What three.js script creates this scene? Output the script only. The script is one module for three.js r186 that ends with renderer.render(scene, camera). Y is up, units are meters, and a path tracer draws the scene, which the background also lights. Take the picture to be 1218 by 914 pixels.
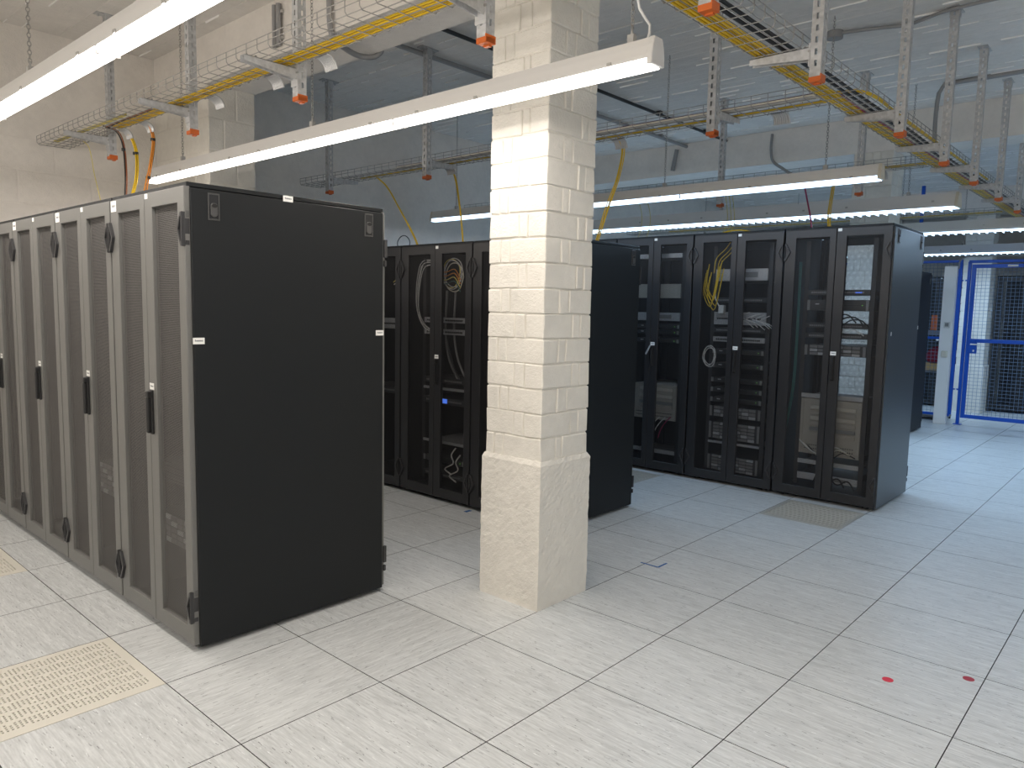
import * as THREE from 'three';
import { mergeGeometries } from 'three/addons/utils/BufferGeometryUtils.js';
import { RectAreaLightUniformsLib } from 'three/addons/lights/RectAreaLightUniformsLib.js';

// ---------------------------------------------------------------- camera, exposure
RectAreaLightUniformsLib.init();
const scene = new THREE.Scene();
scene.background = new THREE.Color(0, 0, 0);
const camera = new THREE.PerspectiveCamera(54.74, 1218 / 914, 0.05, 60);
camera.rotation.order = 'YXZ';
camera.position.set(-1.193, 1.522, 2.303);
camera.rotation.set(-0.1018, -0.83748, 0.02051);
camera.updateMatrixWorld(true);
const renderer = new THREE.WebGLRenderer();
renderer.toneMapping = THREE.LinearToneMapping;
renderer.toneMappingExposure = 1.06;
renderer.shadowMap.enabled = true;
const WARM = new THREE.Color().setRGB(1.0, 0.925, 0.855);   // neutral white tubes, left bays
const COLD = new THREE.Color().setRGB(0.57, 0.82, 1.12);  // daylight tubes, right bays
const WARM_POWER = 27, COLD_POWER = 23;

// room measures (metres)
const H = 3.56, BEAM_Y = 3.2, BACK = -4.39, FRONT = 7.4, LEFT = -3.6, RIGHT = 16.4;

// ---------------------------------------------------------------- helpers
let seed = 12345;
const rnd = () => { seed = (seed * 1664525 + 1013904223) >>> 0; return seed / 4294967296; };
const rr = (a, b) => a + (b - a) * rnd();
const used = {};
function numbered(n) { const k = used[n] = (used[n] ?? -1) + 1; return k ? n + '_' + String(k).padStart(3, '0') : n; }
function mesh(name, geo, m, parent) {
  const o = new THREE.Mesh(geo, m); o.name = parent ? name : numbered(name);
  o.castShadow = o.receiveShadow = true; (parent || scene).add(o); return o;
}
function tag(o, label, category, group) { o.userData.label = label; o.userData.category = category; if (group) o.userData.group = group; return o; }
function thing(name, label, category, p = [0, 0, 0], group) {
  const o = new THREE.Group(); o.name = numbered(name); o.position.set(...p); scene.add(o); return tag(o, label, category, group);
}
function struct(o, label) { o.userData.kind = 'structure'; if (label) o.userData.label = label; return o; }
function structGroup(name, label) { const o = new THREE.Group(); o.name = numbered(name); scene.add(o); return struct(o, label); }
const stuff = o => { o.userData.kind = 'stuff'; return o; };
const merge = l => mergeGeometries(l.map(g => { const q = g.index ? g.toNonIndexed() : g; for (const k of Object.keys(q.attributes)) if (!['position', 'normal', 'uv'].includes(k)) q.deleteAttribute(k); return q; }));
// uv in metres from the dominant axis of each face
function metreUV(g, ou = 0, ov = 0) {
  if (g.index) g = g.toNonIndexed();
  g.computeVertexNormals();
  const p = g.attributes.position, n = g.attributes.normal, uv = new Float32Array(p.count * 2);
  for (let i = 0; i < p.count; i++) {
    const a = [Math.abs(n.getX(i)), Math.abs(n.getY(i)), Math.abs(n.getZ(i))], x = p.getX(i), y = p.getY(i), z = p.getZ(i);
    if (a[1] >= a[0] && a[1] >= a[2]) { uv[2 * i] = x; uv[2 * i + 1] = z; } else if (a[0] >= a[2]) { uv[2 * i] = z; uv[2 * i + 1] = y; } else { uv[2 * i] = x; uv[2 * i + 1] = y; }
    uv[2 * i] += ou; uv[2 * i + 1] += ov;
  }
  g.setAttribute('uv', new THREE.BufferAttribute(uv, 2)); return g;
}
const bx = (w, h, d, x = 0, y = 0, z = 0) => new THREE.BoxGeometry(w, h, d).translate(x, y, z).toNonIndexed();
const span = (x0, x1, y0, y1, z0, z1) => bx(x1 - x0, y1 - y0, z1 - z0, (x0 + x1) / 2, (y0 + y1) / 2, (z0 + z1) / 2);
// box with chamfered edges: 44 triangles; jit moves the corners a little
function cbox(w, h, d, c = 0.004, x = 0, y = 0, z = 0, jit = 0) {
  const hx = w / 2, hy = h / 2, hz = d / 2, P = {};
  for (const sx of [-1, 1]) for (const sy of [-1, 1]) for (const sz of [-1, 1]) {
    const j = () => jit ? rr(-jit, jit) : 0, jx = j(), jy = j(), jz = j(), k = [sx, sy, sz].join();
    P[k] = [[sx * hx + jx, sy * (hy - c) + jy, sz * (hz - c) + jz], [sx * (hx - c) + jx, sy * hy + jy, sz * (hz - c) + jz], [sx * (hx - c) + jx, sy * (hy - c) + jy, sz * hz + jz]];
  }
  const t = [], q = (a, b, cc, dd) => t.push(a, b, cc, a, cc, dd), g = (sx, sy, sz, i) => P[[sx, sy, sz].join()][i];
  const outw = (f) => { // orient each polygon away from the centre
    const [a, b, e] = f, u = b.map((v, i) => v - a[i]), v2 = e.map((v, i) => v - a[i]);
    const n = [u[1] * v2[2] - u[2] * v2[1], u[2] * v2[0] - u[0] * v2[2], u[0] * v2[1] - u[1] * v2[0]];
    const m = f.reduce((s, p) => s.map((v, i) => v + p[i]), [0, 0, 0]);
    return n[0] * m[0] + n[1] * m[1] + n[2] * m[2] < 0 ? f.slice().reverse() : f;
  };
  for (const s of [-1, 1]) {
    q(...outw([g(s, -1, -1, 0), g(s, 1, -1, 0), g(s, 1, 1, 0), g(s, -1, 1, 0)]));
    q(...outw([g(-1, s, -1, 1), g(1, s, -1, 1), g(1, s, 1, 1), g(-1, s, 1, 1)]));
    q(...outw([g(-1, -1, s, 2), g(1, -1, s, 2), g(1, 1, s, 2), g(-1, 1, s, 2)]));
    for (const r of [-1, 1]) {
      q(...outw([g(s, r, -1, 0), g(s, r, 1, 0), g(s, r, 1, 1), g(s, r, -1, 1)]));
      q(...outw([g(s, -1, r, 0), g(s, 1, r, 0), g(s, 1, r, 2), g(s, -1, r, 2)]));
      q(...outw([g(-1, s, r, 1), g(1, s, r, 1), g(1, s, r, 2), g(-1, s, r, 2)]));
      for (const k of [-1, 1]) t.push(...outw([g(s, r, k, 0), g(s, r, k, 1), g(s, r, k, 2)]));
    }
  }
  const ge = new THREE.BufferGeometry(); ge.setAttribute('position', new THREE.Float32BufferAttribute(t.flat(), 3));
  return metreUV(ge, jit ? rr(0, 3) : 0, jit ? rr(0, 3) : 0).translate(x, y, z);
}
function rod(a, b, r, seg = 6) {
  const A = new THREE.Vector3(...a), B = new THREE.Vector3(...b), d = B.clone().sub(A), L = d.length();
  const g = new THREE.CylinderGeometry(r, r, L, seg, 1);
  g.applyQuaternion(new THREE.Quaternion().setFromUnitVectors(new THREE.Vector3(0, 1, 0), d.normalize()));
  return g.translate((a[0] + b[0]) / 2, (a[1] + b[1]) / 2, (a[2] + b[2]) / 2).toNonIndexed();
}
const V = a => a.map(p => new THREE.Vector3(...p));
const tube = (pts, r, seg = 0, rad = 6) => new THREE.TubeGeometry(new THREE.CatmullRomCurve3(V(pts), false, 'centripetal'), seg || pts.length * 6, r, rad).toNonIndexed();
function poly(pts, depth, bevel = 0) { // outline in x,y extruded along +z
  const s = new THREE.Shape(pts.map(p => new THREE.Vector2(...p)));
  return new THREE.ExtrudeGeometry(s, { depth, bevelEnabled: bevel > 0, bevelSize: bevel, bevelThickness: bevel, bevelSegments: 1, bevelOffset: -bevel, curveSegments: 6 });
}
function ring(w, h, holes, depth, bevel = 0.002) { // plate centred on x, from y=0, with rectangular holes, extruded +z
  const s = new THREE.Shape(); s.moveTo(-w / 2, 0); s.lineTo(w / 2, 0); s.lineTo(w / 2, h); s.lineTo(-w / 2, h); s.closePath();
  for (const [x0, x1, y0, y1] of holes) { const p = new THREE.Path(); p.moveTo(x0, y0); p.lineTo(x0, y1); p.lineTo(x1, y1); p.lineTo(x1, y0); p.closePath(); s.holes.push(p); }
  return new THREE.ExtrudeGeometry(s, { depth, bevelEnabled: bevel > 0, bevelSize: bevel, bevelThickness: bevel, bevelOffset: -bevel, bevelSegments: 1 });
}

// ---------------------------------------------------------------- textures (grain and relief only)
function lattice(nx, ny) { const a = new Float32Array(nx * ny); for (let i = 0; i < a.length; i++) a[i] = rnd(); return (u, v) => {
  u = u - Math.floor(u); v = v - Math.floor(v); const x = u * nx, y = v * ny, x0 = Math.floor(x) % nx, y0 = Math.floor(y) % ny, x1 = (x0 + 1) % nx, y1 = (y0 + 1) % ny;
  let fx = x - Math.floor(x), fy = y - Math.floor(y); fx = fx * fx * (3 - 2 * fx); fy = fy * fy * (3 - 2 * fy);
  return (a[y0 * nx + x0] * (1 - fx) + a[y0 * nx + x1] * fx) * (1 - fy) + (a[y1 * nx + x0] * (1 - fx) + a[y1 * nx + x1] * fx) * fy; }; }
function texture(n, m, fn, srgb, metres, my) {
  const d = new Uint8Array(n * m * 4);
  for (let j = 0; j < m; j++) for (let i = 0; i < n; i++) { const c = fn(i / n, j / m, i, j), k = 4 * (j * n + i); d[k] = c[0]; d[k + 1] = c[1]; d[k + 2] = c[2]; d[k + 3] = 255; }
  const t = new THREE.DataTexture(d, n, m); t.wrapS = t.wrapT = THREE.RepeatWrapping; t.magFilter = THREE.LinearFilter; t.minFilter = THREE.LinearFilter;
  if (srgb) t.colorSpace = THREE.SRGBColorSpace; t.repeat.set(1 / metres, 1 / (my || metres)); t.needsUpdate = true; return t;
}
const l1 = lattice(16, 16), l2 = lattice(60, 60), l3 = lattice(170, 170), l4 = lattice(256, 256);
const paintBump = texture(512, 512, (u, v) => { const a = 255 * (0.25 * l1(u, v) + 0.3 * l2(u, v) + 0.25 * l3(u, v) + 0.2 * l4(u, v)); return [a, a, a]; }, false, 0.6);
const paintMap = texture(256, 256, (u, v) => { const a = 246 + 8 * l1(u, v) - 6 * l2(v, u); return [a, a, a - 1]; }, true, 1.7);
// vinyl with streaks along v
const s1 = lattice(220, 14), s2 = lattice(420, 40), s3 = lattice(24, 24), s4 = lattice(90, 10), s5 = lattice(500, 120);
const flecks = new Int8Array(1024 * 1024);
for (let k = 0; k < 950; k++) { const dark = rnd() < 0.72, L = Math.floor(rr(3, 20)), w = rnd() < 0.25 ? 2 : 1, x = Math.floor(rnd() * 1024), y = Math.floor(rnd() * 1024), s = rr(-0.12, 0.12);
  for (let q = 0; q < L; q++) for (let e = 0; e < w; e++) flecks[((y + q) & 1023) * 1024 + ((Math.round(x + s * q) + e) & 1023)] = dark ? -Math.floor(rr(35, 120)) : 40; }
const vinyl = texture(1024, 1024, (u, v, i, j) => {
  const w = 0.004 * (s3(u, v) - 0.5); let a = 205 + 20 * (s1(u + w, v) - 0.5) + 17 * (s2(u + w, v) - 0.5) + 9 * (s4(u, v) - 0.5) + 5 * (s3(u, v) - 0.5) + 8 * (s5(u, v) - 0.5) + flecks[j * 1024 + i];
  a = Math.max(40, Math.min(248, a)); return [a - 4, a - 1, a - 1]; }, true, 1.2);
const c1 = lattice(40, 4), c2 = lattice(150, 20);
const concreteBump = texture(512, 512, (u, v) => { const a = 255 * (0.4 * c1(u, v) + 0.3 * c2(u, v) + 0.3 * l3(u, v)); return [a, a, a]; }, false, 1.1);
const zincMap = texture(128, 128, (u, v) => { const a = 205 + 34 * l1(u, v) + 14 * l2(u, v); return [a, a, a + 1]; }, true, 0.25);
function perforation(open) { // two holes per cell, hexagonal packing
  const n = 64, m = 111, r = Math.sqrt(open * Math.sqrt(3) / 2 / Math.PI);
  return (pitch) => texture(n, m, (u, v) => { let d = 9; for (const [a, b] of [[0, 0], [1, 0], [0, 1], [1, 1], [0.5, 0.5]]) d = Math.min(d, Math.hypot(u - a, (v - b) * Math.sqrt(3))); const c = Math.max(0, Math.min(255, 128 + (d - r) * 900)); return [c, c, c]; }, false, pitch, pitch * Math.sqrt(3));
}
function stickerTex(lines) { const c = document.createElement('canvas'); c.width = 96; c.height = 48; const x = c.getContext('2d'); x.fillStyle = '#f4f4f0'; x.fillRect(0, 0, 96, 48); x.fillStyle = '#8d8f90';
  for (const [a, b, w, h] of lines) x.fillRect(a, b, w, h); const t = new THREE.CanvasTexture(c); t.colorSpace = THREE.SRGBColorSpace; return t; }

// ---------------------------------------------------------------- materials
const S = (o) => new THREE.MeshStandardMaterial({ roughness: 0.6, metalness: 0, ...o });
const lin = (r, g, b) => new THREE.Color().setRGB(r, g, b);
const M = {
  block: S({ color: lin(0.83, 0.8, 0.735), map: paintMap, roughness: 0.55, bumpMap: paintBump, bumpScale: 0.004 }),
  plinth: S({ color: lin(0.83, 0.8, 0.735), map: paintMap, roughness: 0.6, bumpMap: paintBump, bumpScale: 0.005 }),
  wall: S({ color: lin(0.86, 0.82, 0.77), map: paintMap, roughness: 0.75, bumpMap: paintBump, bumpScale: 0.004 }),
  concrete: S({ color: lin(0.8, 0.77, 0.735), map: paintMap, roughness: 0.8, bumpMap: concreteBump, bumpScale: 0.004 }),
  ridge: S({ color: lin(0.92, 0.91, 0.89), roughness: 0.7 }),
  vinyl: S({ color: 0xffffff, map: vinyl, roughness: 0.36 }),
  joint: S({ color: lin(0.05, 0.05, 0.05), roughness: 0.9 }),
  grilleTile: S({ color: lin(0.66, 0.635, 0.56), roughness: 0.5 }),
  grille: S({ color: lin(0.5, 0.48, 0.43), roughness: 0.45, metalness: 0.3 }),
  under: S({ color: lin(0.03, 0.03, 0.03), roughness: 1 }),
  door: S({ color: lin(0.165, 0.165, 0.157), roughness: 0.42 }),  // same dark finish as doorDark, strip light on left row put into colour
  doorDark: S({ color: lin(0.026, 0.026, 0.028), roughness: 0.38 }),
  latch: S({ color: lin(0.07, 0.07, 0.07), roughness: 0.35 }),
  black: S({ color: lin(0.012, 0.013, 0.015), roughness: 0.4 }),
  panel: new THREE.MeshPhysicalMaterial({ color: lin(0.012, 0.0138, 0.0152), roughness: 0.5, specularIntensity: 0.55 }),
  panelSheen: new THREE.MeshPhysicalMaterial({ color: lin(0.045, 0.053, 0.06), roughness: 0.33 }),  // same black as panel, lightened: reflected light put into the colour
  hinge: S({ color: lin(0.035, 0.035, 0.037), roughness: 0.38 }),
  inner: S({ color: lin(0.03, 0.03, 0.032), roughness: 0.6 }),
  perf: S({ color: lin(0.16, 0.154, 0.148), roughness: 0.5, alphaMap: perforation(0.5)(0.0066), alphaTest: 0.5, side: THREE.DoubleSide }),  // mesh of the left row, lightened for the light falling on it
  perfBlack: S({ color: lin(0.012, 0.013, 0.015), roughness: 0.55, alphaMap: perforation(0.6)(0.0066), alphaTest: 0.5, side: THREE.DoubleSide }),
  perfOpen: S({ color: lin(0.035, 0.035, 0.037), roughness: 0.5, alphaMap: perforation(0.68)(0.0066), alphaTest: 0.5, side: THREE.DoubleSide }),
  zinc: S({ color: lin(0.66, 0.665, 0.66), map: zincMap, roughness: 0.45, metalness: 0.3 }),
  wire: S({ color: lin(0.36, 0.35, 0.33), roughness: 0.45, metalness: 0.4 }),
  orange: S({ color: lin(0.62, 0.13, 0.018), roughness: 0.45 }),
  yellow: S({ color: lin(0.75, 0.5, 0.01), roughness: 0.45 }),
  pale: S({ color: lin(0.72, 0.62, 0.16), roughness: 0.5 }),
  amber: S({ color: lin(0.72, 0.27, 0.03), roughness: 0.45 }),
  brown: S({ color: lin(0.35, 0.12, 0.05), roughness: 0.5 }),
  magenta: S({ color: lin(0.34, 0.03, 0.1), roughness: 0.5 }),
  purple: S({ color: lin(0.12, 0.05, 0.1), roughness: 0.5 }),
  cream: S({ color: lin(0.66, 0.62, 0.52), roughness: 0.5 }),
  cableWhite: S({ color: lin(0.6, 0.6, 0.58), roughness: 0.45 }),
  cableBlack: S({ color: lin(0.015, 0.015, 0.016), roughness: 0.5 }),
  teal: S({ color: lin(0.05, 0.16, 0.15), roughness: 0.5 }),
  white: S({ color: lin(0.78, 0.78, 0.77), roughness: 0.35 }),
  housing: S({ color: lin(0.74, 0.73, 0.71), roughness: 0.3 }),
  clip: S({ color: lin(0.45, 0.44, 0.42), roughness: 0.4 }),
  sticker: S({ color: 0xffffff, map: stickerTex([[16, 14, 8, 14], [26, 18, 44, 10], [72, 18, 10, 10]]), roughness: 0.5 }),
  stickerSmall: S({ color: lin(0.85, 0.85, 0.82), roughness: 0.5 }),
  blue: S({ color: lin(0.004, 0.085, 0.5), roughness: 0.35 }),
  blueWire: S({ color: lin(0.16, 0.24, 0.36), roughness: 0.4, metalness: 0.3 }),
  tape: S({ color: lin(0.005, 0.1, 0.33), roughness: 0.5 }),
  dot: S({ color: lin(0.68, 0.03, 0.06), roughness: 0.5 }),
  dotWorn: S({ color: lin(0.36, 0.03, 0.05), roughness: 0.6 }),
  chassisPale: S({ color: lin(0.45, 0.42, 0.36), roughness: 0.5 }),
  chassis: S({ color: lin(0.33, 0.31, 0.27), roughness: 0.5 }),
  silver: S({ color: lin(0.45, 0.46, 0.47), roughness: 0.4, metalness: 0.4 }),
  grey: S({ color: lin(0.2, 0.2, 0.2), roughness: 0.5 }),
  darkDevice: S({ color: lin(0.035, 0.036, 0.038), roughness: 0.45 }),
  port: S({ color: lin(0.01, 0.01, 0.01), roughness: 0.6 }),
  conduit: S({ color: lin(0.3, 0.3, 0.3), roughness: 0.5 }),
  conduitDark: S({ color: lin(0.03, 0.03, 0.03), roughness: 0.5 }),
  red: S({ color: lin(0.3, 0.015, 0.03), roughness: 0.8 }),
  wood: S({ color: lin(0.6, 0.4, 0.16), roughness: 0.7 }),
  ledBlue: S({ color: lin(0.05, 0.1, 0.6), emissive: lin(0.1, 0.25, 1), emissiveIntensity: 0.8 }),
  ledGreen: S({ color: lin(0.1, 0.5, 0.05), emissive: lin(0.25, 0.8, 0.1), emissiveIntensity: 0.7 }),
  lensWarm: S({ color: lin(0.8, 0.8, 0.8), emissive: WARM, emissiveIntensity: 6, roughness: 0.4 }),
  lensCold: S({ color: lin(0.8, 0.8, 0.8), emissive: COLD, emissiveIntensity: 4, roughness: 0.4 }),
};

// ---------------------------------------------------------------- room shell
struct(mesh('wall_back', metreUV(span(LEFT - 0.3, RIGHT + 0.3, 0, H, BACK - 0.3, BACK)), M.wall), 'pale painted masonry wall behind the cabinet rows');
struct(mesh('wall_front', metreUV(span(LEFT - 0.3, RIGHT + 0.3, 0, H, FRONT, FRONT + 0.3)), M.wall), 'pale painted wall behind the camera');
struct(mesh('wall_left', metreUV(span(LEFT - 0.3, LEFT, 0, H, BACK, FRONT)), M.wall), 'pale painted wall left of the camera');
struct(mesh('wall_right', metreUV(span(RIGHT, RIGHT + 0.3, 0, H, BACK, FRONT)), M.wall), 'painted wall beyond the mesh fence');
{ // painted blockwork showing low on the back wall
  const w = scene.getObjectByName('wall_back');
  for (let c = 0; c < 6; c++) for (let k = 0; k < 11; k++) {
    const x0 = LEFT + 0.52 * k - (c % 2 ? 0.26 : 0), x1 = Math.min(1.595, x0 + 0.51); if (x0 > 1.5 || x0 < LEFT) continue;
    mesh('block', cbox(x1 - x0, 0.242, 0.012, 0.004, (x0 + x1) / 2, 1.37 + c * 0.25, BACK - 0.003, 0.001), M.wall, w);
  }
}
// ceiling of board-marked painted concrete, one strip per formwork board
{
  const ceil = structGroup('ceiling', 'painted board-marked concrete ceiling between beams');
  mesh('slab', metreUV(span(LEFT - 0.3, RIGHT + 0.3, H + 0.004, H + 0.25, BACK - 0.3, FRONT + 0.3)), M.concrete, ceil);
  const fins = [], L = FRONT - BACK, geos = [0, 1, 2, 3, 4].map(() => cbox(0.1204, 0.02, L, 0.002, 0, 0, 0, 0.0005));
  for (const [a, b] of [[LEFT, 1.6], [2.0, 7.1], [7.5, 12.6]]) {
    const n = Math.floor((b - a) / 0.12), w = (b - a) / n;
    for (let i = 0; i < n; i++) {
      const o = mesh('board', geos[Math.floor(rnd() * 5)], M.concrete, ceil);
      o.scale.x = w / 0.12; o.position.set(a + (i + 0.5) * w, H + 0.01 + rr(-0.0025, 0.0025), (BACK + FRONT) / 2);
      for (let z = BACK; z < 2.5;) { const s = rr(0.04, 0.38); if (rnd() < 0.5) fins.push(bx(rr(0.004, 0.009), rr(0.008, 0.022), s, a + i * w, H, z + s / 2)); z += s + rr(0.0, 0.5); }
    }
  }
  stuff(mesh('board_ridges', merge(fins), M.ridge, ceil));
  mesh('far_soffit', metreUV(span(13, RIGHT, H, H + 0.02, BACK, FRONT)), M.concrete, ceil);
}
[[1.6, 2.0, 'near downstand beam resting on the brick pillar'], [7.1, 7.5, 'second downstand beam above the right-hand cabinets'], [12.6, 13.0, 'far downstand beam beyond the mesh fence']].forEach(([a, b, l]) =>
  struct(mesh('ceiling_beam', metreUV(span(a, b, BEAM_Y, H + 0.003, BACK, FRONT)), M.wall), l));

// raised floor: a panel per tile, joints open to a dark bed
{
  const floor = structGroup('floor', 'raised floor of grey streaked vinyl panels');
  mesh('floor_bed', metreUV(span(LEFT - 0.3, RIGHT + 0.3, -0.3, -0.03, BACK - 0.3, FRONT + 0.3)), M.under, floor);
  const T = 0.597, variants = [];
  for (let k = 0; k < 12; k++) {
    const g = cbox(T, 0.03, T, 0.0005, 0, -0.015, 0), uv = g.attributes.uv, ou = rnd(), ov = rnd(), turn = k >= 9;
    for (let i = 0; i < uv.count; i++) { const u = uv.getX(i), v = uv.getY(i); uv.setXY(i, (turn ? v : u) + ou, (turn ? u : v) + ov); }
    const top = [], edge = []; // vinyl face and dark edge strip
    for (let i = 0; i < g.attributes.position.count; i += 3) (g.attributes.normal.getY(i) > 0.9 ? top : edge).push(i, i + 1, i + 2);
    const pick = idx => { const q = new THREE.BufferGeometry(); for (const k of ['position', 'normal', 'uv']) { const a = g.attributes[k], f = new Float32Array(idx.length * a.itemSize); idx.forEach((i, n) => { for (let c = 0; c < a.itemSize; c++) f[n * a.itemSize + c] = a.getComponent(i, c); }); q.setAttribute(k, new THREE.BufferAttribute(f, a.itemSize)); } return q; };
    const both = mergeGeometries([pick(top), pick(edge)], true); both.userData = { top: pick(top), edge: pick(edge) };
    variants.push(both);
  }
  const perforated = new Set(['-1,-2', '-1,-5', '7,0', '7,-3']);
  const turned = new Set(['1,-1', '0,-2', '0,-1']);
  const frustum = new THREE.Frustum().setFromProjectionMatrix(new THREE.Matrix4().multiplyMatrices((camera.updateProjectionMatrix(), camera.projectionMatrix), camera.matrixWorldInverse));
  const rest = [], edges = []; let count = 0;
  const cells = [];
  for (let i = -6; i < 28; i++) for (let j = -8; j < 11; j++) cells.push([i, j, Math.hypot(0.6 * i + 0.3 + 1.19, 0.6 * j + 0.3 - 2.3)]);
  cells.sort((a, b) => a[2] - b[2]);
  for (const [i, j] of cells) {
    const x = 0.6 * i + 0.3, z = 0.6 * j + 0.3; if (perforated.has(i + ',' + j)) continue;
    const g = variants[turned.has(i + ',' + j) ? 9 + Math.floor(rnd() * 3) : Math.floor(rnd() * 9)];
    const seen = frustum.intersectsSphere(new THREE.Sphere(new THREE.Vector3(x, 0, z), 0.42));
    if (seen && count < 290) { count++; mesh('floor_tile', g, [M.vinyl, M.joint], floor).position.set(x, 0, z); } else { rest.push(g.userData.top.clone().translate(x, 0, z)); edges.push(g.userData.edge.clone().translate(x, 0, z)); }
  }
  const m = mesh('floor_tile_field', merge(rest), M.vinyl, floor); stuff(m); stuff(mesh('floor_tile_edges', merge(edges), M.joint, floor));
  // perforated panels: rows of round holes in bands, real openings
  const holes = (rows, cols, isHole, hole, wx, wz) => { // plate with octagonal holes on a grid
    const t = [], cw = wx / cols, ch = wz / rows, R = hole;
    const up = (a, b, c) => t.push(...a, ...b, ...c);
    for (let r = 0; r < rows; r++) for (let c = 0; c < cols; c++) {
      const cx = -wx / 2 + (c + 0.5) * cw, cz = -wz / 2 + (r + 0.5) * ch, h = [cw / 2, ch / 2];
      if (!isHole(r, c)) { const p = [[-1, -1], [1, -1], [1, 1], [-1, 1]].map(([a, b]) => [cx + a * h[0], 0, cz + b * h[1]]); up(p[0], p[2], p[1]); up(p[0], p[3], p[2]); continue; }
      for (let k = 0; k < 8; k++) {
        const pt = (q) => { const a = q * Math.PI / 4, s = Math.max(Math.abs(Math.cos(a)), Math.abs(Math.sin(a))); return [[cx + Math.cos(a) / s * h[0], 0, cz + Math.sin(a) / s * h[1]], [cx + Math.cos(a) * R, 0, cz + Math.sin(a) * R], [cx + Math.cos(a) * R, -0.004, cz + Math.sin(a) * R]]; };
        const [a, b, e] = pt(k), [a2, b2, e2] = pt(k + 1);
        up(a, a2, b2); up(a, b2, b); up(b, b2, e2); up(b, e2, e);
      }
    }
    const g = new THREE.BufferGeometry(); g.setAttribute('position', new THREE.Float32BufferAttribute(t, 3)); g.setAttribute('uv', new THREE.Float32BufferAttribute(new Float32Array(t.length / 3 * 2), 2)); g.computeVertexNormals(); return g;
  };
  const perfPlate = merge([holes(35, 34, (r, c) => r % 5 !== 4 && (c + 2 * r) % 9 !== 0, 0.0047, 0.53, 0.53), span(-0.29875, 0.29875, -0.004, 0, 0.265, 0.29875), span(-0.29875, 0.29875, -0.004, 0, -0.29875, -0.265), span(-0.29875, -0.265, -0.004, 0, -0.265, 0.265), span(0.265, 0.29875, -0.004, 0, -0.265, 0.265)]);
  for (const [i, j] of [[-1, -2], [-1, -5]]) { const p = mesh('perforated_tile', perfPlate, M.grilleTile, floor); p.position.set(0.6 * i + 0.3, 0, 0.6 * j + 0.3); p.userData.label = 'cream perforated ventilation panel'; }
  const slat = cbox(0.54, 0.02, 0.03, 0.002), rimParts = [span(-0.29875, 0.29875, -0.02, 0, 0.27, 0.29875), span(-0.29875, 0.29875, -0.02, 0, -0.29875, -0.27), span(-0.29875, -0.27, -0.02, 0, -0.27, 0.27), span(0.27, 0.29875, -0.02, 0, -0.27, 0.27)];
  for (const [i, j] of [[7, 0], [7, -3]]) {
    const f = mesh('floor_grille', merge(rimParts), M.grille, floor); f.position.set(0.6 * i + 0.3, 0, 0.6 * j + 0.3); f.userData.label = 'slotted metal ventilation grille';
    for (let k = 0; k < 11; k++) { const s = mesh('slat', slat, M.grille, f); s.rotation.y = Math.PI / 2; s.position.set(-0.245 + k * 0.049, -0.011, 0); }
  }
}

// block pillars
function pillar(x0, z1, w, d, plinth, label) {
  const g = structGroup('pillar', label); g.userData.category = 'pillar';
  const top = BEAM_Y, y0 = plinth ? 0.752 : 0.0, P = (a, b, c, e, y, hh) => [x0 + a, x0 + b, y, y + hh, z1 - e, z1 - c];
  mesh('mortar_core', metreUV(span(x0 + 0.007, x0 + w - 0.007, 0.02, top, z1 - d + 0.007, z1 - 0.007)), M.block, g);
  const n = Math.ceil((top - y0) / 0.1241);
  for (let c = 0; c < n; c++) {
    const y = y0 + c * 0.1241, ch = Math.min(0.1241, top - y), s = rr(-0.016, 0.016), t = 0.115; if (ch < 0.04) continue;
    let rects = [[0, t, 0, 0.235 + s], [0, t, 0.243 + s, 0.297 + s], [0, t, 0.305 + s, d], [t + 0.008, 0.178 - s, 0, t], [0.186 - s, w, 0, t], [w - t, w, t + 0.008, d], [t + 0.008, w - t - 0.008, d - t, d]];
    if (c % 2) rects = rects.map(([a, b, e, f]) => [e / d * w, f / d * w, a / w * d, b / w * d]);
    for (const [a, b, e, f] of rects) {
      const q = P(a, b, e, f, y + 0.003, ch - 0.006);
      mesh('block', cbox(q[1] - q[0], q[3] - q[2], q[5] - q[4], 0.0045, (q[0] + q[1]) / 2, (q[2] + q[3]) / 2, (q[4] + q[5]) / 2, 0.0032), M.block, g);
    }
  }
  if (plinth) { // rendered base, a little wider, its upper edge rounded off
    const pr = new THREE.BoxGeometry(w + 0.026, 0.765, d + 0.028, 18, 34, 18).translate(x0 + w / 2, 0.3825, z1 - d / 2), p = pr.attributes.position;
    for (let i = 0; i < p.count; i++) { const y = p.getY(i), k = y > 0.748 ? (y - 0.748) / 0.017 * 0.009 : 0, cx = x0 + w / 2, cz = z1 - d / 2, x = p.getX(i) - cx, z = p.getZ(i) - cz;
      const n = 0.0022 * (l2(x * 1.3 + y * 0.7 + 0.3, z * 1.3 + y * 0.9) - 0.5) * 2, tx = Math.abs(x) > (w + 0.02) / 2 ? Math.sign(x) * (n - k) : 0, tz = Math.abs(z) > (d + 0.022) / 2 ? Math.sign(z) * (n - k) : 0;
      p.setXYZ(i, cx + x + tx, y > 0.755 ? y + n * 1.5 : y, cz + z + tz); }
    const mm = mesh('plinth', (() => { const q = metreUV(pr); return q; })(), M.plinth, g); mm.userData.label = 'rough rendered pillar base';
  }
  return g;
}
pillar(1.598, -0.012, 0.385, 0.378, true, 'cream painted block pillar with a rendered base in the aisle');
pillar(7.1, -0.03, 0.385, 0.385, false, 'pale block pillar seen above and behind the right-hand cabinets');
pillar(12.6, -0.03, 0.385, 0.385, true, 'pale block pillar behind the blue mesh gate');
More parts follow.
